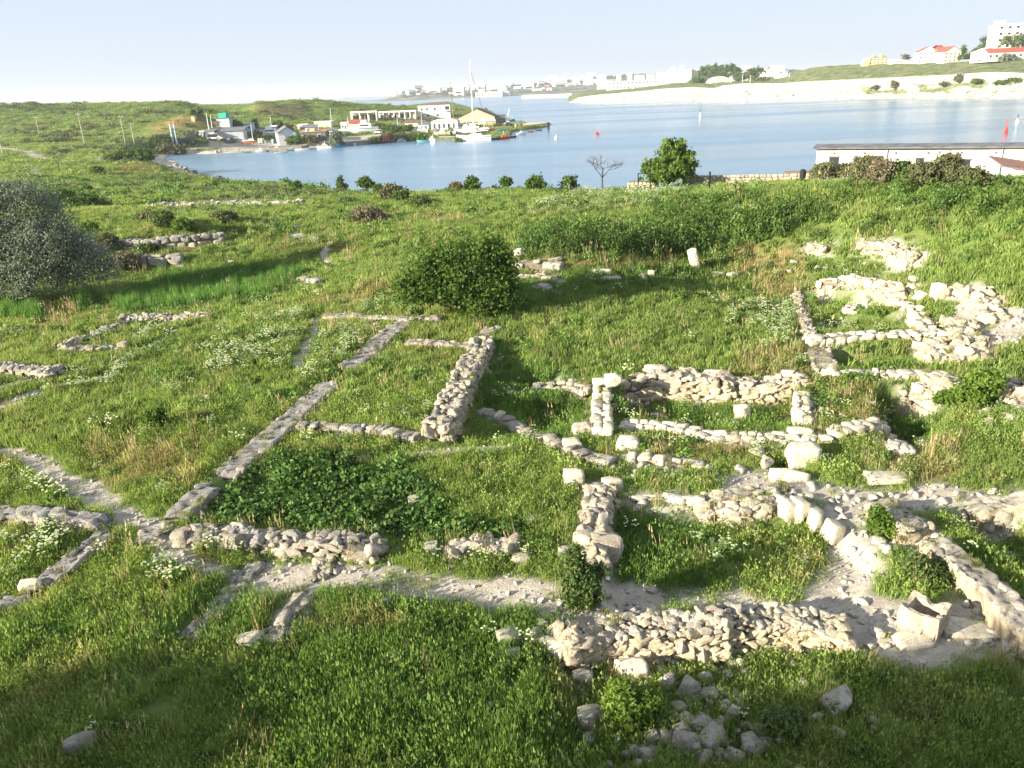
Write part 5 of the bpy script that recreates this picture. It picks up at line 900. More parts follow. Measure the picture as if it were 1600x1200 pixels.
def boat(label, px, py, Lpx, rz, hm, kind='motor', cm=None, z=0., dm=None, name='motor_boat', up=0., hh=None, group=None, Hs=.12, cat='boat'):
    p = P(px, py, z); s = mpp(p); L = Lpx*s; B = L*.3; Hh = hh or L*Hs; cm = cm or M_white; root = empty(name, (p[0], p[1], p[2]+up), rz); tag(root, label, cat, group, 'thing'); V, Fc = hullgeo(L, B, Hh); b = MB().raw(V, Fc); b.build('hull', hm, root)
    mesh_obj('rubbing_strake', *_strake(L, B, Hh), dm or P_navy, root)
    if kind in ('motor', 'cruiser'):
        k = 1.25 if kind == 'cruiser' else 1.
        MB().box((-L*.05, 0, Hh), (L*.42, B*.7, Hh*.75*k), 0, .86).build('cabin', cm, root); MB().box((L*.0, 0, Hh*(1+.75*k)), (L*.22, B*.56, Hh*.5*k), 0, .8).build('wheelhouse', cm, root)
        for sg in (-1, 1): MB().box((-L*.03, sg*B*.335, Hh*1.25), (L*.3, .06, Hh*.3*k)).build('side_window', G_dark, root)
        MB().cyl((-L*.05, 0, Hh*2), (-L*.07, 0, Hh*3.6), .05, .04, 5).build('aerial', M_white, root); m_ = MB()
        for t in (.22, .32, .42): m_.cyl((t*L, B*.3*(1-t), Hh*1.1), (t*L, B*.3*(1-t), Hh*1.75), .03, None, 4).cyl((t*L, -B*.3*(1-t), Hh*1.1), (t*L, -B*.3*(1-t), Hh*1.75), .03, None, 4)
        m_.tube([(L*.2, B*.26, Hh*1.7), (L*.35, B*.2, Hh*1.8), (L*.5, 0, Hh*1.85), (L*.35, -B*.2, Hh*1.8), (L*.2, -B*.26, Hh*1.7)], [.03]*5, 4).build('rail', M_steel, root)
    elif kind == 'open':
        for t in (-.25, .05, .25): MB().box((t*L, 0, Hh*.9), (L*.06, B*.8, .08)).build('thwart', M_wood, root)
        MB().box((L*-.5, 0, Hh*.5), (.3, .35, Hh*.9)).build('outboard_motor', P_black, root)
    elif kind == 'tarp': MB().raw([(-L/2, -B/2, Hh), (L*.42, -B*.25, Hh*1.2), (L*.42, B*.25, Hh*1.2), (-L/2, B/2, Hh), (-L*.42, 0, Hh*1.9), (L*.3, 0, Hh*2.1)], [(0, 1, 5, 4), (1, 2, 5), (2, 3, 4, 5), (3, 0, 4)]).build('tarpaulin', M_white, root)
    if up > 0:
        m_ = MB()
        for x in (-.3, .25):
            for y in (-.3, .3): m_.box((x*L, y*B, -up-.05), (.18, .18, up+.25))
        m_.build('cradle', M_steel, root)
    return root, L, B, Hh
def _strake(L, B, Hh):
    V = []; Fc = []; k = 12
    for sg in (-1, 1):
        b0 = len(V)
        for i in range(k): t = .0+.95*i/(k-1); bw = (B/2*(1-max(0, (t-.45)/.55)**2.2)*(.86+.14*min(1, t*4)))*.985+.03; x = (t-.5)*L; z = Hh*(1+.35*max(0, t-.4)**1.6*1.8)*.74; V += [(x, sg*bw*.985, z), (x, sg*bw, z+Hh*.07)]
        for i in range(k-1): Fc.append((b0+2*i, b0+2*i+2, b0+2*i+3, b0+2*i+1))
    return V, Fc
sb, L, B, Hh = boat('white sailing boat with one very tall mast moored at the quay', 742, 220, 52, 3.05, M_white, 'none', name='sailing_boat', Hs=.15, cat='sailing boat')
MB().box((-L*.03, 0, Hh), (L*.4, B*.55, Hh*.35), 0, .8).build('cabin', M_white, sb); s_ = mpp(P(742, 220)); MB().cyl((L*.02, 0, Hh), (L*.02, 0, 118*s_), .24, .13, 8).build('mast', M_white, sb)
MB().cyl((0, 0, Hh*1.8), (-L*.42, 0, Hh*1.9), .1, .08).build('boom', M_white, sb)
for k, (x0, x1, z0) in enumerate([(-.48, .02, 1.), (.48, .02, 1.1)]): MB().cyl((x0*L, 0, Hh*z0), (x1*L, 0, 102*s_), .06 if k == 0 else .03, None, 4).build('stay', P_black if k == 0 else M_steel, sb)
MB().box((L*.25, 0, Hh*1.02), (L*.1, B*.3, Hh*.12)).build('hatch', G_dark, sb)
gb_, L, B, Hh = boat('dark-masted wooden boat lying behind the sailing boat', 711, 209, 26, .1, M_wood, 'none', z=1.2, name='sailing_boat', cat='sailing boat'); MB().cyl((0, 0, Hh), (-.6, 0, 82*s_), .16, .1).build('mast', M_wood, gb_); MB().box((-L*.1, 0, Hh), (L*.3, B*.5, Hh*.5), 0, .85).build('cabin', P_cream, gb_)
boat('small white motor boat lying bow-on left of the sailing boat', 676, 222, 19, 2.2, M_white, 'motor', Hs=.2)
boat('white cabin cruiser just behind the sailing boat', 728, 209, 34, 3.0, M_white, 'cruiser', z=1.2, up=.5, Hs=.13)
boat('large pale green and white cruiser on cradles on the embankment', 570, 209.5, 44, 3.14, P_sage, 'cruiser', z=1.4, up=.9, dm=P_navy, Hs=.15)
boat('big white cruiser with orange waterline hauled out on the quay', 422, 219, 44, 3.3, M_white, 'cruiser', z=1.5, up=1.2, dm=P_orange, Hs=.14)
boat('orange and red lifeboat with white cover on the quay', 389, 225.5, 22, .1, P_orange, 'tarp', z=1.4, up=.4, Hs=.14)
boat('white speedboat moored under the big cruiser', 433, 236, 26, .05, M_white, 'motor', Hs=.11)
boat('slim grey dinghy just outside the white speedboat', 438, 239.5, 20, .0, P_sage, 'open', Hs=.09, name='dinghy')
boat('light blue dinghy before the pale blue boathouse', 455, 235.5, 13, .4, P_turq, 'open', Hs=.14, name='dinghy')
boat('white and red open boat at the landing of the dark shack', 472, 235, 22, .05, M_white, 'open', dm=P_red, Hs=.13, name='dinghy')
boat('yellowish cabin boat moored right of the dark shack', 507, 232, 22, 3.1, M_white, 'motor', cm=P_cream, dm=P_navy, Hs=.15)
boat('bright blue small boat with folded cover', 531, 230, 15, .3, P_blue, 'open', Hs=.18, name='dinghy')
boat('white boat on the bank left of the large pale green cruiser', 533, 210.5, 26, 3.4, M_white, 'tarp', z=1.4, up=.5, Hs=.12)
boat('white tarpaulin-covered hull raised on stands right of the tall mast', 762, 199.5, 26, 3.2, P_cream, 'tarp', z=1.2, up=1.6, Hs=.14, dm=P_navy)
boat('bright red boat moored at the quay end', 788, 217.5, 17, .2, P_red, 'motor', cm=P_orange, Hs=.2)
boat('dark blue boat between the sailing boat and the red boat', 774, 218.5, 14, .1, P_navy, 'open', Hs=.2, name='dinghy')
boat('black-hulled boat right of the red boat', 801, 215, 12, .3, P_black, 'open', Hs=.18, name='dinghy')
boat('turquoise boat with a dark canopy hauled out on the pier', 802, 194, 24, .0, P_turq, 'motor', cm=P_black, z=1.3, up=.3, Hs=.12)
boat('small green and white boat at the end of the embankment', 661, 222.5, 17, 3.3, P_turq, 'open', Hs=.2, name='dinghy')
boat('pale speedboat parked ashore beside the glazed cabin', 655, 209, 20, 2.9, P_cream, 'motor', z=1.4, up=.3, Hs=.13)
boat('small white dinghy upturned beside the orange lifeboat', 404, 226, 12, .4, M_white, 'open', z=1.4, up=.2, Hs=.14, name='dinghy')
boat('white motor boat ashore between the boathouse and the cruiser', 446, 212, 22, 3.0, M_white, 'motor', z=1.5, up=.4, Hs=.13)
boat('blue-covered boat ashore left of the pale willow-like tree', 512, 209, 18, .2, P_blue, 'tarp', z=1.4, up=.3, Hs=.14)
boat('cream boat on the quay before the glazed cabin', 690, 211.5, 22, 3.1, P_cream, 'motor', z=1.2, up=.4, Hs=.13)
boat('red-bottomed boat on stands below the raised covered hull', 757, 206.5, 20, .1, P_red, 'tarp', z=1.2, up=.3, Hs=.13)
boat('white and blue boat ashore at the foot of the boat hall', 738, 203, 22, 3.0, M_white, 'motor', z=1.2, up=.6, dm=P_blue, Hs=.14)
boat('small white boat moored under the glazed cabin', 700, 218, 13, .2, M_white, 'open', Hs=.17, name='dinghy')
boat('green open boat on the quay right of the raised hull', 783, 205.5, 16, .2, P_turq, 'open', z=1.2, up=.2, Hs=.15, name='dinghy')
boat('orange float-like boat on the quay before the container hut', 768, 205, 12, .5, P_orange, 'open', z=1.2, up=.2, Hs=.18, name='dinghy')
for lb, x, y, w_, hm, kd, dm_ in [('white motor boat moored at the left end of the stone embankment', 548, 227.5, 17, M_white, 'motor', P_navy), ('red-striped white dinghy along the stone embankment', 568, 225.5, 12, M_white, 'open', P_red), ('pale green dinghy along the stone embankment', 586, 224, 11, P_sage, 'open', P_navy), ('blue open boat near the middle of the stone embankment', 606, 222.5, 12, P_blue, 'open', M_white), ('white cabin boat before the dark trees of the embankment', 626, 221.5, 16, M_white, 'motor', P_blue), ('cream dinghy right of the white cabin boat', 644, 220, 11, P_cream, 'open', P_navy), ('white boat moored on the near side of the pier', 815, 210.5, 15, M_white, 'motor', P_navy), ('small red dinghy under the pier', 829, 206.5, 9, P_red, 'open', P_navy), ('dark dinghy near the pier tip', 842, 204, 10, P_navy, 'open', M_white), ('white dinghy tied left of the small white motor boat', 656, 225, 10, M_white, 'open', P_navy), ('grey boat at the left end of the low quay', 386, 238.5, 14, P_sage, 'open', P_navy), ('white motor boat along the low quay', 408, 237.5, 16, M_white, 'motor', P_red)]:
    boat(lb, x, y, w_, .1+(x % 3)*.1, hm, kd, dm=dm_, Hs=.15, name='dinghy' if kd == 'open' else 'motor_boat')
def stack(label, px, py, w_, m_, n_=3):
    p = G(px, py); s = mpp(p); root = empty('cargo_stack', p); tag(root, label, 'stacked gear', 'gear standing about the marina', 'thing'); r = np.random.default_rng(int(px))
    for k in range(n_): MB().box(((k-(n_-1)/2)*w_*s/n_, r.random()*.8, 0), (w_*s/n_*.85, 1.2+r.random(), .7+1.1*r.random()), r.normal()*.15).build('crate', m_[k % len(m_)], root)
for a in [('grey and yellow crates beside the orange lifeboat', 410, 224, 10, (W_grey, W_yellow)), ('dark crates before the pale blue boathouse', 426, 224, 9, (W_dark, W_blue)), ('pale boxes at the corner of the dark shack', 464, 224, 8, (W_white, W_blue)), ('rusty drums and boxes right of the dark shack', 520, 216, 9, (R_rust, W_dark)), ('white tubs beside the glazed cabin', 664, 207, 10, (W_white, W_grey)), ('red boxes on the quay before the glazed cabin', 678, 207.5, 12, (R_red, W_grey)), ('mixed boxes on the quay left of the sailing boat', 706, 211, 14, (W_yellow, W_dark, W_white)), ('brown crates at the root of the pier', 812, 199, 14, (R_rust, W_dark)), ('blue and white boxes under the boat hall', 722, 200, 10, (W_blue, W_white)), ('grey boxes behind the raised hull', 792, 199, 9, (W_grey, W_dark))]: stack(*a)
# cars
def car(label, px, py, rz, body, z=1.4, L=4.2, Hh=1.4, van=False, cat='car', name='parked_car'):
    p = G(px, py); root = empty(name, (p[0], p[1], p[2]+.02), rz); tag(root, label, cat, None, 'thing'); w2 = .85
    pr = [(-L/2, .35), (-L/2, .85), (-L*.46, Hh*.66), (L*.25, Hh*.62), (L*.47, Hh*.52), (L/2, .5), (L/2, .3)]; V = [(x, sg*w2, zz) for sg in (-1, 1) for x, zz in pr]; n = len(pr); MB().raw(V, [tuple(range(n)), tuple(range(2*n-1, n-1, -1))]+[(i, n+i, n+(i+1) % n, (i+1) % n) for i in range(n)]).build('body', body, root)
    c0, c1 = (-.46, .36) if van else (-.36, .22); hh = Hh*(1.35 if van else 1.02); V = [(L*c0, -w2*.97, Hh*.64), (L*c1, -w2*.97, Hh*.6), (L*c1, w2*.97, Hh*.6), (L*c0, w2*.97, Hh*.64), (L*c0*.88, -w2*.8, hh), (L*c1*.5, -w2*.8, hh), (L*c1*.5, w2*.8, hh), (L*c0*.88, w2*.8, hh)]
    MB().raw(V, [(3, 2, 1, 0), (0, 1, 5, 4), (1, 2, 6, 5), (2, 3, 7, 6), (3, 0, 4, 7)]).build('window', G_dark, root); MB().box((L*(c0*.88+c1*.5)/2, 0, hh-.02), (L*(c1*.5-c0*.88)*1.02, w2*1.66, .07)).build('car_roof', body, root)
    for x in (-.31, .31):
        for sg in (-1, 1):
            wh = MB().cyl((x*L, sg*.72, .32), (x*L, sg*.9, .32), .32, None, 12).build('wheel', P_black, root); MB().cyl((x*L, sg*.9, .32), (x*L, sg*.92, .32), .18, None, 8).build('rim', M_steel, wh)
    return root
car('red car parked near the water edge beside the pale green cruiser', 608, 210, .1, P_red); car('white car beside the red car', 594, 209, .05, M_white); car('black car under the trees right of the red car', 634, 205, .2, P_black); car('white van parked at the left of the long grey shed', 337, 219, .15, M_white, van=True, L=5., cat='van', name='parked_van'); car('dark estate car on the gravel before the long grey shed', 361, 223, 1.2, P_navy)
car('silver car in front of the low brown-roofed shed', 645, 204, .3, M_steel)
# poles
def pole(label, px, y0, y1, r0=.13, lean=0., top=None, m_=None, name='utility_pole', cat='pole', dmax=None, group='utility poles across the fields'):
    p = G(px, y1); s = mpp(p); h_ = (y1-y0)*s*1.03; root = empty(name, p); tag(root, label, cat, group, 'thing'); MB().cyl((0, 0, -.3), (lean*h_, 0, h_), r0, r0*.6, 8).build('shaft', m_ or M_pole, root)
    if top == 'arm': MB().box((lean*h_, 0, h_-.5), (1.6, .1, .1)).build('crossarm', m_ or M_pole, root); [MB().cyl((lean*h_+x, 0, h_-.4), (lean*h_+x, 0, h_-.15), .05).build('insulator', M_white, root) for x in (-.7, 0, .7)]
    if top == 'lamp': MB().box((lean*h_+.4, 0, h_), (1.0, .1, .08)).build('lamp_arm', M_steel, root); MB().box((lean*h_+.9, 0, h_-.12), (.5, .25, .12)).build('lamp_head', M_steel, root); MB().cyl((0, -.12, h_*.42), (0, -.2, h_*.42), .75, None, 16).build('sign_disc', paint('yellow_white_sign', (.75, .76, .5)), root)
    return root
for a in [('leftmost utility pole at the bend of the dirt track', 4, 213, 241), ('thin dark utility pole near the reddish earth patch', 62, 184, 212), ('utility pole left of the pair by the scrub hollow', 132, 180, 225), ('pale utility pole right of the hollow', 196, 184, 225), ('short dark utility pole behind the pale one', 210, 194, 225)]: pole(*a, top='arm', lean=-.0)
pole('left one of two white masts by the hut with the green box', 327, 180, 206, .14, m_=M_white, name='mast', group=None); pole('right one of two white masts by the hut with the green box', 332, 182, 202, .12, m_=M_white, name='mast', group=None); pole('street lamp with a round yellowish sign on the quay road', 344, 200, 229, .1, top='lamp', m_=W_dark, name='street_lamp', cat='street lamp', group=None); pole('thin pale mast by the flat-roofed white shed', 518, 171, 190, .12, m_=M_white, name='mast', group=None)
for a in [('thin mast standing behind the orange lifeboat', 396, 196, 224), ('thin mast above the pale blue boathouse', 425, 184, 204), ('bare mast beside the dark shack', 500, 196, 220), ('bare mast before the white pavilion', 545, 184, 204), ('bare mast right of the plum tree', 622, 180, 204), ('bare mast beside the white villa', 660, 178, 204), ('short mast at the end of the boat hall', 757, 180, 204)]: pole(a[0], a[1], a[2], a[3], .09, m_=M_white, name='mast', group=None)
for x, lb in ((272, 'left blue-grey gate post with an orange top at the marina road'), (278, 'right blue-grey gate post with an orange top at the marina road')):
    r_ = pole(lb, x, 196, 232, .35, m_=W_blue, name='gate_post', cat='gate post', group=None); s_ = mpp(G(x, 232)); MB().box((0, 0, 37*s_), (1.1, .9, 3*s_)).build('cap', R_rust, r_)
p_ = P(857, 196, 1.3); r_ = empty('pier_post', p_); tag(r_, 'dark square post standing at the tip of the pier', 'post', None, 'thing'); MB().box((0, 0, -2), (.8, .8, 3.0)).box((0, 0, 1.0), (.95, .95, .2)).build('post', P_black, r_)
p_ = P(791, 190, 1.3); r_ = empty('boat_crane', p_); tag(r_, 'thin white boat crane leaning over the turquoise boat', 'crane', None, 'thing'); s_ = mpp(p_); MB().cyl((0, 0, 0), (6*s_, 0, 19*s_), .16, .1, 6).build('jib', M_white, r_); MB().box((0, 0, -.3), (1.6, 1.6, .8)).build('base', M_steel, r_)
# buoys
def buoy(label, px, py, r0, h_, cols, kind):
    p = P(px, py, 0); root = empty('buoy', p); tag(root, label, 'buoy', None, 'thing')
    if kind == 'cone': MB().tube([(0, 0, -.6), (0, 0, 0), (0, 0, h_*.35), (0, 0, h_*.6), (0, 0, h_)], [r0*.6, r0, r0, r0*.55, r0*.12], 14).build('float', cols[0], root); MB().cyl((0, 0, h_*.9), (0, 0, h_*1.25), r0*.1, None, 6).build('staff', cols[1], root); MB().tube([(0, 0, h_*1.2), (0, 0, h_*1.3), (0, 0, h_*1.42)], [r0*.1, r0*.22, r0*.05], 8).build('top_mark', cols[1], root)
    else: MB().tube([(0, 0, -.8), (0, 0, 0), (0, 0, h_*.3), (0, 0, h_*.62)], [r0, r0*1.1, r0, r0*.45], 12).build('float', cols[0], root); MB().cyl((0, 0, h_*.6), (0, 0, h_), r0*.3, r0*.2, 8).build('staff', cols[1], root); MB().tube([(0, 0, h_), (0, 0, h_*1.05), (0, 0, h_*1.14)], [r0*.5, r0*.55, r0*.05], 8).build('top_mark', cols[1], root)
buoy('pale brownish buoy floating off the pier end', 869, 217, .6, 1.05, (P_cream, W_orange), 'cone'); buoy('red conical buoy in the open bay', 933, 210.5, .65, 1.15, (P_red, P_red), 'cone'); buoy('black and white spar buoy in the middle of the bay', 1094, 183, .5, 3.0, (M_white, P_black), 'spar'); buoy('tall bright red leaning spar buoy at the right photo edge', 1571, 210, .42, 2.9, (P_red, P_red), 'spar'); buoy('white spar buoy with dark staff beyond the tall red one', 1589, 193, .42, 2.2, (M_white, P_black), 'spar')
# marina trees
for x, y, bl, m_, lb, nc_ in [(300, 226, [(0, 8, 18, 14), (-12, 2, 16, 9)], M_silver, 'pale blossoming bush by the marina gate', 220), (255, 226, [(0, 6, 20, 9)], M_mid, 'green bush left of the gate posts', 140), (400, 206, [(0, 9, 4, 10)], M_dark, 'slim dark cypress behind the big cruiser', 80), (434, 205, [(0, 7, 9, 7)], M_mid, 'green tree behind the pale blue boathouse', 130), (464, 198, [(0, 8, 14, 8)], M_dark, 'dark tree above the marina sheds', 130), (484, 194, [(0, 6, 14, 7)], M_olive, 'olive tree in the row above the marina', 110), (526, 206, [(0, 13, 10, 12), (2, 24, 7, 7)], M_silver, 'pale willow-like tree left of the red shed roof', 240),
                              (584, 203, [(0, 8, 12, 9)], M_mid, 'green tree between the cruiser and plum tree', 120), (605, 203, [(0, 10, 15, 11), (4, 18, 8, 6)], M_red, 'reddish plum tree above the red car', 200), (630, 194, [(0, 8, 16, 8)], M_mid, 'green hedge-like tree right of the plum tree', 140), (652, 192, [(0, 6, 16, 7)], M_bright, 'light green tree before the white villa', 130), (612, 182, [(0, 7, 16, 8)], M_dark, 'dark tree behind the terrace building', 130), (634, 176, [(0, 4, 10, 5)], M_dark, 'small dark treetop near the white villa', 70), (717, 203, [(0, 8, 6, 9)], M_dark, 'narrow dark tree between glazed cabin and boat hall', 80),
                              (372, 203, [(0, 6, 9, 8)], M_mid, 'round green tree by the hut with the green box', 80), (330, 180, [(0, 4, 3, 5)], M_dark, 'little dark conifer above the marina hut', 30), (302, 181, [(0, 4, 3, 5)], M_dark, 'leftmost little conifer on the slope above the marina', 30), (314, 180, [(0, 4, 3, 5)], M_dark, 'middle little conifer on the slope above the marina', 30), (445, 175, [(0, 4, 14, 5)], M_brown, 'russet scrub dome on the hill crest', 90), (592, 172, [(0, 4, 14, 5)], M_olive, 'olive treetops at the end of the green ridge', 90), (810, 192, [(0, 2, 10, 3)], M_dark, 'low dark heap of nets and greenery on the pier', 40)]:
    p_ = G(x, y); s_ = mpp(p_); plant('tree', lb, 'tree', x, y, bl, m_, int(nc_*1.3), 12, max(.3, s_*1.3), s_*1.3, 'trees around the marina', inner=.35, stems=3)
# ------------------------------------------------------------------ near shore: parapet, railing, long white building
def low_wall(label, pix, z0, hgt, width, m_, cap=None):
    pts = [P(x, y, z0) for x, y in pix]; root = empty('parapet_wall', pts[0]); tag(root, label, 'parapet wall', None, 'thing'); S = Stones(); r = np.random.default_rng(int(pix[0][0])); c_ = MB(); cb = MB()
    for a, b in zip(pts[:-1], pts[1:]):
        d = (b-a)[:2]; L = np.linalg.norm(d); an = math.atan2(d[1], d[0]); t = d/L; n_ = np.array([-t[1], t[0]]); mid = (a+b)/2-pts[0]; c_.box((mid[0], mid[1], -1.5), (L, width*.8, hgt*.97+1.5), an); cb.box((mid[0], mid[1], hgt), (L, width*1.15, .12), an); nc = max(2, int(hgt/.24))
        for k in range(nc):
            u = 0
            while u < L:
                le = .25+.4*r.random(); 
                for sg in (-1, 1): q = (a[:2]+t*(u+le/2)+n_*sg*width*.36)-pts[0][:2]; tn = np.array([1.05, 1., .88])*(.75+.4*r.random()); S.add(RT_blk[r.integers(10)], np.array([q[0], q[1], hgt*(k+.5)/nc]), np.array([le*.5, width*.14, hgt/nc*.48]), an+r.normal()*.04, tn)
                u += le
    V = np.concatenate(S.V); o = mesh_obj('masonry', V, np.concatenate(S.F), M_stone, root); set_col(o, 'tint', np.concatenate(S.T)); c_.build('mortar', W_conc, root)
    if cap: cb.build('coping', cap, root)
    return root
zz = H(*P(1130, 293, 6.)[:2]); low_wall('low stone parapet above the water right of the bright tree', [(1066, 292), (1150, 291), (1222, 290)], zz, 1.0, .5, M_stone); low_wall('parapet stretch with brown coping reaching the white building', [(1224, 291), (1275, 291)], zz, 1.15, .55, M_stone, R_brown); low_wall('squat pale parapet corner left of the bright tree', [(983, 296), (1022, 296)], H(*P(1000, 296, 6.)[:2]), .75, 2.2, M_stone)
low_wall('stone footing at the right end of the white building', [(1568, 296), (1640, 297)], H(*P(1600, 296, 6.5)[:2]), .7, .5, M_stone)
p_ = P(997, 291, 7.); r_ = empty('railing', p_); tag(r_, 'dark metal rail frame on the parapet corner', 'railing', None, 'thing'); MB().box((0, 0, -1), (.07, .07, 2.0)).box((1.0, 0, -1), (.07, .07, 3.2)).build('post', P_black, r_); MB().box((.5, 0, 1.0), (1.07, .06, .07)).build('bar', P_black, r_)
p_ = P(1109, 281, 7.3); r_ = empty('short_post', p_); tag(r_, 'short dark post on the parapet', 'post', None, 'thing'); MB().box((0, 0, -.8), (.12, .12, 1.4)).box((0, 0, .6), (.16, .16, .05)).build('post', P_black, r_)
p_ = P(1254, 278, 7.3); r_ = empty('waste_bin', p_); tag(r_, 'small black bin on the parapet by the white building', 'bin', None, 'thing'); MB().tube([(0, 0, -.2), (0, 0, 0), (0, 0, .55), (0, 0, .7)], [.2, .24, .26, .12], 12).build('bin', P_black, r_)
# long white building: stands at the water's edge, its roof line rising a little above the bank
A = P(1272, 285, 5.6); B_ = P(1760, 290, 5.6); d = (B_-A)[:2]; L = float(np.linalg.norm(d)); an = math.atan2(d[1], d[0]); sA = mpp(A); hB = (285-234)*sA*1.0
root = empty('long_building', A, an); tag(root, 'long low white building with dark window openings at the water edge', 'building', None, 'thing'); W_bright = plaster('white_wash', (.72, .70, .65), .16)
MB().box((L/2, 1.9, -3), (L, 3.8, hB+3)).build('wall', W_bright, root)
V = [(-.3, -.4, hB), (L+.4, -.4, hB), (L+.4, 1.9, hB+.16), (-.3, 1.9, hB+.16), (-.3, 4.2, hB), (L+.4, 4.2, hB)]; V += [(x, y, z+.1) for x, y, z in V]; MB().raw(V, [(0, 3, 2, 1), (3, 4, 5, 2), (6, 7, 8, 9), (9, 8, 11, 10), (0, 1, 7, 6), (4, 10, 11, 5), (0, 6, 9, 3), (3, 9, 10, 4), (1, 2, 8, 7), (2, 5, 11, 8)]).build('roof', plaster('grey_felt_roof', (.16, .16, .17), .3), root)
MB().box((L/2, -.43, hB-.03), (L+.7, .05, .07)).build('fascia', W_dark, root)
def wx(px): q = P(px, 260, A[2]+1.2)[:2]; return None
def along(px):          # where the view line through px meets the front wall
    dr = ray(px, 265); k = d/L; M2 = np.array([[dr[0], -k[0]], [dr[1], -k[1]]]); return float(np.linalg.solve(M2, A[:2]-CAM[:2])[1])
for x0, x1, y0, y1 in [(1294, 1309, 249, 268), (1349, 1356, 248, 268), (1358, 1377, 248, 268), (1429, 1441, 251, 258), (1490, 1514, 253, 268)]:
    u0, u1 = along(x0), along(x1); t1 = hB-(y0-236)*sA; t0 = hB-(y1-236)*sA; f = MB().box(((u0+u1)/2, -.03, t1), (u1-u0+.2, .12, .1)).box(((u0+u1)/2, -.04, t0), (u1-u0+.2, .14, .08)).build('window_frame', R_brown, root); MB().box(((u0+u1)/2, -.02, t0+.08), (u1-u0, .06, t1-t0-.08)).build('pane', G_dark, f)
for u in (6., 15., 27.): MB().cyl((u, -.1, -.5), (u, -.1, hB-.1), .06, None, 6).build('downpipe', W_grey, root)
m_ = MB(); [m_.box((u, -.06, hB-.5), (.14, .12, .16)) for u in np.arange(1.5, L, 2.6)]; m_.build('rafter_end', R_brown, root)
u0 = along(1540); MB().raw([(u0, -.1, hB-.75), (L+1, -.1, hB-2.6), (L+1, -3.5, hB-2.9), (u0+1., -3.2, hB-1.35), (u0, -.1, hB-.65), (L+1, -.1, hB-2.5), (L+1, -3.5, hB-2.8), (u0+1., -3.2, hB-1.25)], [(3, 2, 1, 0), (4, 5, 6, 7), (0, 1, 5, 4), (1, 2, 6, 5), (2, 3, 7, 6), (3, 0, 4, 7)]).build('porch_roof', R_brown, root)
MB().raw([(u0+1.2, -3.1, -3), (L+.9, -3.1, -3), (L+.9, -3.1, hB-3.), (u0+1.2, -3.1, hB-1.45), (u0+1.2, -2.9, -3), (L+.9, -2.9, -3), (L+.9, -2.9, hB-3.), (u0+1.2, -2.9, hB-1.45)], [(0, 1, 2, 3), (7, 6, 5, 4), (0, 4, 5, 1), (1, 5, 6, 2), (2, 6, 7, 3), (3, 7, 4, 0)]).build('porch_wall', W_bright, root)
# ------------------------------------------------------------------ the cliffs across the bay
def interp(x, pts): a = np.array(pts, float); return np.interp(x, a[:, 0], a[:, 1])
SH = [(888,160.6),(930,161),(1000,160),(1080,158.2),(1160,156.8),(1240,155.6),(1400,154.5),(1600,153),(1800,151)]
TP = [(888,160),(896,157),(905,152),(935,148),(990,143.5),(1040,138.5),(1080,136.5),(1100,137.2),(1115,138),(1130,133.5),(1160,130.5),(1225,130),(1245,129),(1330,125),(1400,121.5),(1480,117.5),(1540,113.5),(1600,115),(1800,110)]
HT = [(888,156),(905,150),(935,146),(980,141.5),(1020,136),(1050,131),(1100,130),(1140,128),(1200,127),(1225,121),(1240,113),(1260,106.5),(1300,102.5),(1350,100.5),(1430,99),(1500,97),(1560,94),(1600,91),(1800,80)]
xs = np.arange(888, 1810, 1.6); ncol = len(xs); ts = np.concatenate([np.linspace(-.12, 0, 3), np.linspace(.0, 1, 34)[1:], np.linspace(1, 2, 22)[1:], np.linspace(2, 3, 8)[1:]]); rows = []; sh = interp(xs, SH); tp = interp(xs, TP); ht = interp(xs, HT)
shp = np.array([P(x, y, 0) for x, y in zip(xs, sh)]); dsh = np.hypot(shp[:, 0], shp[:, 1]); dirs = shp[:, :2]/dsh[:, None]
ztop = np.array([PD(x, y, d_+9)[2] for x, y, d_ in zip(xs, tp, dsh)]); zhill = np.array([PD(x, y, d_+75)[2] for x, y, d_ in zip(xs, ht, dsh)]); ztop = np.maximum(ztop, .4)
xa = np.cumsum(np.r_[0, np.hypot(*np.diff(shp[:, :2], axis=0).T)]); gapn = fbm(xa/26, xa*0, 4, 5); tal = smooth((xs-1250)/120)
CVs = []; veg = []
for t in ts:
    v = fbm(xa/7, xa*0+t*3, 4, 9); w_ = fbm(xa/2.2, xa*0+t*9, 3, 19)
    if t <= 0: off = t*40; z = t*20
    elif t <= 1:
        steep = t**.35; zz = ztop*(t*(1-.35*tal)+.35*tal*smooth((t-.5)/.5)); off = 9*(t**1.3)*(1-tal)+(tal*(t*13))+(v*4.+w_*1.6)*np.sin(math.pi*min(t*1.3, 1))+gapn*5*(1-t*.3); z = zz+w_*.35*(t < .97)
    elif t <= 2: k = t-1; off = 9+gapn*2.4+(4*tal)+k*66; z = ztop+(zhill-ztop)*(k**.85)+v*.5*min(1, k*8)
    else: k = t-2; off = 75+k*600; z = zhill+k*2-k*k*3+v*.4
    q = dirs*(dsh+off)[:, None]; CVs.append(np.c_[q, np.broadcast_to(z, (ncol,))]); sl = (t > 1.0)*smooth((t-1.0)/.05)+(t > .35)*(t < .75)*tal*smooth((fbm(xa/9, xa*0+t*4, 3, 77)-.05)/.2)*.9; veg.append(np.broadcast_to(sl, (ncol,)))
CV = np.concatenate(CVs); vg = np.concatenate(veg); ii = np.arange(len(ts)*ncol).reshape(len(ts), ncol); CF = np.stack([ii[:-1, :-1], ii[:-1, 1:], ii[1:, 1:], ii[1:, :-1]], -1).reshape(-1, 4)
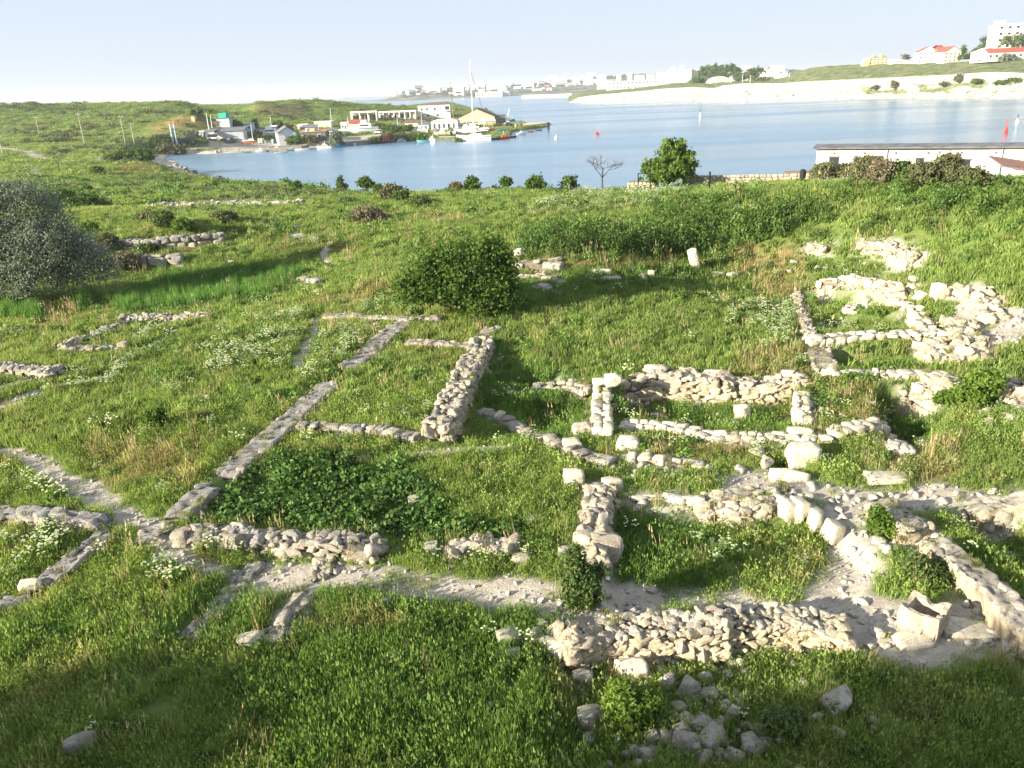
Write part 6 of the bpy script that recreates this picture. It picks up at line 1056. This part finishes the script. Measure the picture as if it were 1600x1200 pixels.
g = NT('cliff_rock_and_turf', .95, .1); a = g.n('ShaderNodeSeparateColor'); g.l(g.attr('cover'), a.inputs[0]); n1 = g.noise(.35, 6, .7); n2 = g.noise(.06, 4, .6)
rock = g.ramp(n1, [(.3, (.15, .135, .105)), (.42, (.41, .385, .32)), (.58, (.60, .58, .52))]); turf = g.ramp(g.noise(.16, 6, .75), [(.38, (.09, .12, .045)), (.5, (.17, .205, .085)), (.62, (.26, .26, .14)), (.68, (.5, .46, .36))])
g.col(g.mix(a.outputs[0], rock, turf)); g.bump(g.math('ADD', g.noise(.5, 6, .7), g.math('MULTIPLY', g.noise(.22, 5, .7, sc3=(1, 1, 4.)), 1.2)), 1., 2.2)
o = mesh_obj('cliff_coast', CV, CF, g.m, smooth_=True); set_col(o, 'cover', np.stack([vg, vg*0, vg*0], 1)); tag(o, kind='structure')
# dark undercut boulders along the cliff foot belong to the cliff; shrubs on its ledges are things
def on_cliff(px, py, off): i = int(np.clip(np.searchsorted(xs, px), 0, ncol-1)); return PD(px, py, dsh[i]+off)
for x, y, o_, bl, m_, lb, nc_ in [(1396, 138, 8, [(0, 3, 5, 7)], M_olive, 'pointed shrub low on the white cliff', 40), (1368, 139, 8, [(0, 2, 5, 3)], M_olive, 'flat shrub left of the pointed cliff shrub', 30), (1497, 128, 9, [(0, 3, 5, 7)], M_olive, 'tall shrub on the ledge of the white cliff', 40), (1525, 130, 8, [(0, 2, 8, 4)], M_dark, 'dark shrub right of the tall ledge shrub', 40), (1475, 133, 8, [(0, 1, 8, 3)], M_olive, 'low shrubs strung along the cliff ledge', 40), (1562, 131, 8, [(0, 1, 8, 3)], M_dark, 'dark low shrub on the cliff near the photo edge', 40), (1585, 128, 9, [(0, 2, 12, 3)], M_dark, 'wide dark shrub at the right end of the cliff', 50)]:
    p_ = on_cliff(x, y, o_); s_ = mpp(p_); plant('shrub', lb, 'shrub', x, y, bl, m_, nc_, 10, s_*1.8, s_*1.4, 'shrubs on the white cliff', p=p_, trunk=False)
for x, y, o_, bl, m_, lb, nc_ in [(1540, 88, 110, [(0, 14, 14, 15), (10, 22, 8, 12), (-12, 4, 12, 8)], M_mid, 'dense green tree left of the tall white hotel', 200), (1590, 76, 92, [(0, 8, 14, 12), (-18, 10, 8, 9)], M_mid, 'green trees before the tall white hotel', 150), (1505, 93, 90, [(0, 2, 10, 5), (14, 3, 10, 6)], M_dark, 'dark bushes right of the red-roofed villas', 110), (1505, 85, 100, [(0, 3, 2.2, 8)], M_dark, 'thin tree on the skyline beside the villas', 30), (1570, 95, 70, [(0, 3, 14, 6)], M_silver, 'pale grey-green shrub below the restaurant terrace', 90), (1415, 93, 100, [(0, 2, 5, 5)], M_olive, 'small tree between the low house and villas', 30)]+[
    (1098+k*9, 128, 160, [(0, 10+(k % 3)*1.5, 6, 12+(k % 2)*2)], M_mid, lb, 60) for k, lb in enumerate(['leftmost poplar behind the domed hangar', 'second poplar behind the domed hangar', 'third poplar behind the domed hangar', 'fourth poplar behind the domed hangar', 'fifth poplar, beside the tallest one', 'tallest tree behind the domed hangar', 'last rounded tree right of the domed hangar'])]+[(1092, 133, 90, [(0, 4, 14, 6)], M_dark, 'dark round tree left of the domed hangar', 80), (1176, 126, 150, [(0, 8, 14, 9), (-20, 3, 10, 5), (10, 12, 8, 6)], M_dark, 'wide dark tree group on the low shore', 150), (1190, 127, 100, [(0, 2, 20, 3)], M_olive, 'low bushes under the wide dark trees', 60)]:
    p_ = on_cliff(x, y, o_); s_ = mpp(p_); plant('tree', lb, 'tree', x, y, bl, m_, nc_, 10, s_*1.9, s_*1.6, 'trees across the bay', p=p_, stems=2, inner=.4)
F_white = plaster('far_white_wall', (.74, .72, .68), .06); F_cream = plaster('far_cream_wall', (.7, .64, .52), .08); F_grey = plaster('far_grey_wall', (.5, .5, .5), .08)
def fb(name, lb, px, py, w_, h_, off, wm, rm, roof='flat', rise=2., dep=12, rows_=0, cols_=0, rz=0., dist=None, group=None, **k):
    p = PD(px, py, dist) if dist else on_cliff(px, py, off); wn = [((c+.5)/cols_, (r+.3)/rows_, .42/cols_, .42/rows_) for r in range(rows_) for c in range(cols_)]
    return house(name, lb, px, py, w_, h_, dep, wm, rm, roof, rise, wins=wn, rz=rz, p=p, group=group, **k)
def par(root, w_, h_, dep, s): MB().box((-w_*.42, dep*.3, h_+.2), (w_*.13, dep*.6, 2.2)).box((w_*.3, dep*.3, h_+.2), (w_*.1, dep*.5, 3.)).build('roof_house', F_white, root)
fb('hotel', 'tall white hotel with a flat roof at the right photo edge', 1592, 76, 70, 36, 105, F_cream, F_white, dep=16, rows_=4, cols_=6, extra=par, rz=-.2)
fb('restaurant', 'low cream terrace restaurant with a red roof below the hotel', 1580, 92, 75, 10, 74, F_cream, R_red, 'gable', 2.4, dep=9, rows_=1, cols_=8)
def porch(root, w_, h_, dep, s): MB().box((-w_*.2, -2, 0), (w_*.8, 4, .3)).build('terrace', W_conc, root); [MB().box((-w_*.5+w_*.16*k, -3.8, .3), (.4, .4, 3)).build('pillar', F_cream, root) for k in range(6)]; MB().box((-w_*.1, -3.8, 3.3), (w_*.9, .6, .3)).build('beam', F_cream, root)
fb('house', 'cream gabled house with a pillared porch left of the restaurant', 1545, 94, 34, 12, 70, F_cream, R_pale, 'gable', 2.4, dep=9, axis='y', rows_=1, cols_=4, extra=porch)
fb('villa', 'white villa with dark red roof, left of the orange one', 1449, 98, 30, 16, 84, F_white, R_red, 'gable', 3, dep=12, axis='y', rows_=3, cols_=4, rz=-.25)
fb('villa', 'orange-walled villa joined between two white ones', 1470, 98, 14, 19, 86, W_orange, R_red, 'hip', 3, dep=12, rows_=3, cols_=1)
fb('villa', 'cream villa with bright red gabled roof, right of the orange one', 1487, 97, 28, 15, 82, F_cream, R_red, 'gable', 3.4, dep=12, axis='y', rows_=3, cols_=4, rz=.1)
def ruin(root, w_, h_, dep, s): [MB().box((-w_*.45+w_*.18*k, dep*.2*(k % 3), h_), (w_*.08, 1.2, (.6, 2.2, 1.1, 2.6, 1.6, .8)[k])).build('wall_stub', W_yellow, root) for k in range(6)]; MB().box((-w_*.62, 2, -1), (w_*.3, 5, h_*.65+1)).build('low_wing', W_yellow, root)
fb('house', 'unfinished yellowish brick house without a roof on the skyline', 1372, 101, 30, 10, 82, W_yellow, W_conc, rows_=2, cols_=5, dep=11, extra=ruin)
fb('house', 'low white house right of the unfinished one', 1402, 100, 17, 6, 84, F_white, R_pale, dep=7, rows_=1, cols_=3); fb('house', 'small grey outbuilding near the low white house', 1422, 99, 10, 4, 86, F_grey, R_grey, dep=5, rows_=1, cols_=2)
# domed hangar
p_ = on_cliff(1126, 131, 80); s_ = mpp(p_); root = empty('hangar', p_); tag(root, 'pale arched hangar with a blue-grey back on the low shore', 'hangar', None, 'thing'); R0 = 16*s_; V = []; Fc = []; k_ = 16
for j, y in enumerate((0, 18)):
    for i in range(k_+1): a_ = math.pi*i/k_; V.append((math.cos(a_)*R0, y, math.sin(a_)*R0*.72-.3))
Fc = [(i, i+1, k_+1+i+1, k_+1+i) for i in range(k_)]+[tuple(range(k_+1)), tuple(range(2*k_+1, k_, -1))]; MB().raw(V, Fc).build('vault', P_cream, root); MB().box((0, -.1, -.5), (R0*.7, .3, R0*.45)).build('door', W_grey, root)
for k, (x, y, h_) in enumerate([(1143, 128, 9), (1160, 127, 10), (1172, 127, 8), (1233, 121, 6)]):
    p_ = on_cliff(x, y, 60); s_ = mpp(p_); r_ = empty('lamp_post', p_); tag(r_, ['post nearest the domed hangar', 'second pale post right of the hangar', 'third pale post right of the hangar', 'pale post at the foot of the grassy hill'][k], 'lamp post', None, 'thing'); MB().cyl((0, 0, -1), (0, 0, h_*s_), .22, .14, 6).build('shaft', F_white, r_); MB().box((.5, 0, h_*s_), (1.4, .25, .2)).build('lamp', F_white, r_)
# ------------------------------------------------------------------ far shores
def strip(name, SHp, TPp, x0, x1, dist, depth_, step, rows_, stops, nz=1.5, dfn=None):
    xx = np.arange(x0, x1, step); n_ = len(xx); A_ = []; ys = interp(xx, SHp); yt = interp(xx, TPp); d0 = np.full(n_, float(dist)) if dfn is None else interp(xx, dfn)
    for t in np.linspace(-.1, 1.25, rows_):
        tt = min(max(t, 0), 1); q = []
        for x, a_, b_, dd in zip(xx, ys, yt, d0):
            D = dd+depth_*t; z = PD(x, b_, dd+depth_)[2]; zz = (z*(tt**.8) if t >= 0 else -3) if t <= 1 else z-4*(t-1)*10
            r_ = PD(x, a_, D); q.append((r_[0], r_[1], max(zz, -3)))
        q = np.array(q); q[:, 2] += fbm(q[:, 0]/60, q[:, 1]/60, 4, 8)*nz*math.sin(math.pi*min(tt, .93)); A_.append(q)
    V = np.concatenate(A_); i_ = np.arange(rows_*n_).reshape(rows_, n_); g = NT(name+'_ground', .95, .1); g.col(g.ramp(g.noise(.02, 5, .7), stops)); o = mesh_obj(name, V, np.stack([i_[:-1, :-1], i_[:-1, 1:], i_[1:, 1:], i_[1:, :-1]], -1).reshape(-1, 4), g.m, smooth_=True); tag(o, kind='structure'); return o
FS = [(560,158),(610,157),(700,154),(745,152.4),(800,151.5),(900,147.5),(1000,142),(1250,131)]; FT = [(560,157.6),(596,155.5),(605,153),(622,148),(640,141),(650,138),(700,139),(760,137),(800,134),(850,131),(880,127),(930,123),(1000,117),(1100,112),(1260,110)]
strip('far_shore', FS, FT, 556, 1262, 2000, 700, 3, 14, [(.35, (.06, .08, .05)), (.5, (.12, .13, .09)), (.62, (.26, .24, .19)), (.75, (.4, .37, .3))], 5)
strip('distant_headland', [(470,156.2),(620,150)], [(470,155.8),(520,153.4),(560,152.),(600,151),(625,149.5)], 535, 640, 5200, 500, 4, 6, [(.4, (.1, .12, .12)), (.7, (.25, .25, .22))], 3)
b = MB(); pts = [P(x, y, 0) for x, y in [(820, 153.2), (850, 152.2), (899, 151)]]; root = empty('breakwater', pts[0]); tag(root, 'long low stone breakwater in front of the far shore', 'breakwater', None, 'thing'); 
for a_, c_ in zip(pts[:-1], pts[1:]): d_ = (c_-a_)[:2]; b.box(((a_+c_)/2-pts[0]+np.array([0, 0, -1]))[:3], (np.linalg.norm(d_)+2, 14, 5.5), math.atan2(d_[1], d_[0]), .96)
b.build('stone_bank', F_cream, root)
def far_p(px, py): # on the far shore at the height its picture row asks for
    ys, yt = float(interp(px, FS)), float(interp(px, FT)); t = np.clip((ys-py)/max(ys-yt, .5), 0, 1)**1.25; return PD(px, py+.4, 2000+700*t)
for lb, x, y, w_, h_, m_, r_, c_ in [('square old stone tower at the tip of the far shore', 616, 150.5, 7, 8, F_cream, 0, 0), ('long white waterfront warehouse on the far shore', 764, 151.8, 42, 8, F_white, 1, 9), ('cluster-topped white apartment block above the warehouse', 767, 142, 14, 9, F_white, 4, 5), ('second white apartment block above the warehouse', 783, 141.5, 12, 9, F_white, 4, 4), ('pale blue industrial block right of the warehouse', 790, 151, 12, 8, W_blue, 2, 4), ('white building among trees on the far hill, left end', 650, 141.5, 7, 4, F_white, 2, 3), ('white slab building high on the far hillside', 877, 131, 18, 8, F_white, 3, 6)]:
    p_ = far_p(x, y); house('tower' if r_ == 0 else 'building', lb, x, y, w_, h_, 18, m_, F_grey, wins=[((c+.5)/c_, (r+.3)/r_, .4/c_, .4/r_) for r in range(r_) for c in range(c_)], p=p_)
# the white town behind the point (distance 1100-1500 m)
for lb, x, y, w_, h_, D, m_, r_, c_ in [('long white factory hall with a blue-grey roof behind the point', 991, 139.5, 82, 13, 1150, F_white, 2, 14), ('white tower block at the left end of the long factory hall', 941, 138, 12, 19, 1250, F_white, 6, 3), ('grey-white block beside the left tower block', 955, 134, 14, 9, 1300, F_grey, 3, 4), ('cream gatehouse before the long factory hall', 1000, 143, 19, 8, 1000, F_cream, 2, 4), ('dark grey shed right of the cream gatehouse', 1017, 141.5, 13, 7, 1000, W_grey, 1, 4), ('largest bright white slab block with a stepped roof', 1063, 131, 34, 20, 1100, F_white, 5, 9), ('cream wing on the right of the largest white slab', 1084, 129, 16, 19, 1120, F_cream, 5, 4),
                                     ('pale block just left of the largest white slab', 1036, 131, 16, 16, 1400, F_white, 6, 4), ('hazy block second left of the largest slab', 1018, 129, 12, 12, 1600, F_grey, 5, 4), ('hazy block third left of the largest slab', 1000, 128, 14, 10, 1650, F_white, 4, 5), ('slim hazy tower left of the town centre', 968, 128, 5, 10, 1600, F_white, 6, 2), ('slim hazy tower in the town centre', 985, 127, 6, 13, 1700, F_grey, 7, 2), ('hazy white block right of the trees', 1214, 121, 9, 7, 1500, F_white, 4, 4), ('hazy white slab left of the grassy hill', 1193, 119.5, 10, 8, 1600, F_white, 4, 4), ('small hazy block at the foot of the grassy hill', 1226, 120, 8, 5, 1450, F_white, 3, 3)]:
    p_ = PD(x, y, D); ex = (lambda root, w_, h_, dep, s: MB().box((-w_*.35, dep*.3, h_+.2), (w_*.2, dep*.6, 3.5)).box((w_*.1, dep*.3, h_+.2), (w_*.15, dep*.6, 5)).build('roof_house', F_white, root)) if w_ > 30 and h_ > 15 else None
    house('building', lb, x, y, w_, h_, 16, m_, R_grey if 'blue-grey' in lb else F_grey, wins=[((c+.5)/c_, (r+.3)/r_, .42/c_, .42/r_) for r in range(r_) for c in range(c_)], p=p_, extra=ex)
MB_back = None
strip('town_rise', [(900,150),(1000,146),(1250,134)], [(900,141),(935,138),(1000,134),(1060,130),(1150,124),(1250,119)], 915, 1262, 1180, 600, 4, 8, [(.35, (.06, .08, .04)), (.55, (.12, .14, .08)), (.7, (.3, .28, .22))], 3)
# small houses and trees of the far town
hr = np.random.default_rng(12); proto = None
def small_house(w_, d_, h_, m_, rm):
    root = empty('far_house', (0, 0, 0)); MB().box((0, 0, -4), (w_, d_, h_+4)).build('wall', m_, root); MB().gable((0, 0, h_), (w_, d_, h_*.35), 'x', .3).build('roof', rm, root); MB().box((0, -d_/2-.05, h_*.35), (w_*.6, .12, h_*.3)).build('window_row', G_dark, root); return root
protos = [small_house(14, 10, 7, F_white, R_pale), small_house(20, 12, 12, F_white, F_grey), small_house(12, 10, 6, F_cream, R_red), small_house(30, 12, 9, F_white, R_pale)]
def copy_tree(o, parent=None):
    c = o.copy(); C.collection.objects.link(c); c.parent = parent
    for ch in o.children: copy_tree(ch, c)
    return c
used_ = set(); kinds_lb = ['small white house with a pale roof in the hazy far town', 'pale block of flats in the hazy far town', 'small cream house with a red roof in the hazy far town', 'long white house in the hazy far town']
for k in range(120):
    x = 640+hr.random()**.9*285 if k < 90 else 1150+hr.random()*70; ys, yt = float(interp(x, FS)), float(interp(x, FT)); y = yt+(ys-yt)*(.02+.75*hr.random()**1.4); i = int(hr.choice(4, p=[.45, .25, .18, .12])); o = protos[i] if i not in used_ else copy_tree(protos[i]); used_.add(i); p_ = far_p(x, y) if k < 90 else PD(x, 121+hr.random()*3, 1600)
    o.location = p_; o.rotation_euler = (0, 0, hr.normal()*.3); s_ = .8+.6*hr.random(); o.scale = (s_, s_, s_); tag(o, kinds_lb[i], 'house', ['white pale-roofed houses of the far town', 'blocks of flats of the far town', 'red-roofed houses of the far town', 'long white houses of the far town'][i], 'thing')
def far_wood():
    pts = []; 
    for k in range(1500): x = 632+hr.random()*620; ys, yt = float(interp(x, FS)), float(interp(x, FT)); y = yt+(ys-yt)*(.0+.8*hr.random()**1.2); p_ = far_p(x, y); pts.append((p_[0], p_[1], p_[2]-1))
    pts = np.array(pts); k_ = 20+22*hr.random(len(pts)); scatter('far_woods', leafy_src, pts, np.stack([k_, k_, k_*.8], 1), np.array([.06, .085, .035])*(.6+.7*hr.random((len(pts), 1))), 'hazy green woods between the houses of the far town', 'woods', .1)
far_wood()
# beach rocks at the inlet
br = np.random.default_rng(4)
for k, (x, y, s_) in enumerate([(270, 257, 2.2), (276, 260, 1.6), (283, 263, 1.3), (290, 266, 1.4), (298, 269, 1.1), (266, 262, 1.2), (303, 271, 1.5), (345, 237, 1.0), (338, 238, 1.0), (352, 236.5, .9)]):
    stone(x, y, s_, s_*.8, s_*.6, 'rub', ['largest pale rock at the head of the inlet', 'second rock down the inlet shore', 'third rock down the inlet shore', 'fourth rock down the inlet shore', 'fifth rock, before the dark end rock', 'low rock behind the largest inlet rock', 'dark end rock where the gravel beach begins', 'middle rock of three below the quay road', 'left rock of three below the quay road', 'right rock of three below the quay road'][k], k*.7, .9 if k != 6 else .4)
# ------------------------------------------------------------------ summer haze
hz = bpy.data.materials.new('haze'); hz.use_nodes = True; ht_ = hz.node_tree; ht_.nodes.remove(ht_.nodes['Principled BSDF']); pv = ht_.nodes.new('ShaderNodeVolumePrincipled'); pv.inputs['Density'].default_value = .00016; pv.inputs['Color'].default_value = (.86, .93, 1, 1); pv.inputs['Anisotropy'].default_value = .2
ht_.links.new(pv.outputs[0], ht_.nodes['Material Output'].inputs['Volume'])
hb = MB().box((0, 4200, -4.5), (13000, 9600, 84)).build('haze', hz); tag(hb, 'thin pale summer haze over the bay', 'haze', kind='stuff')
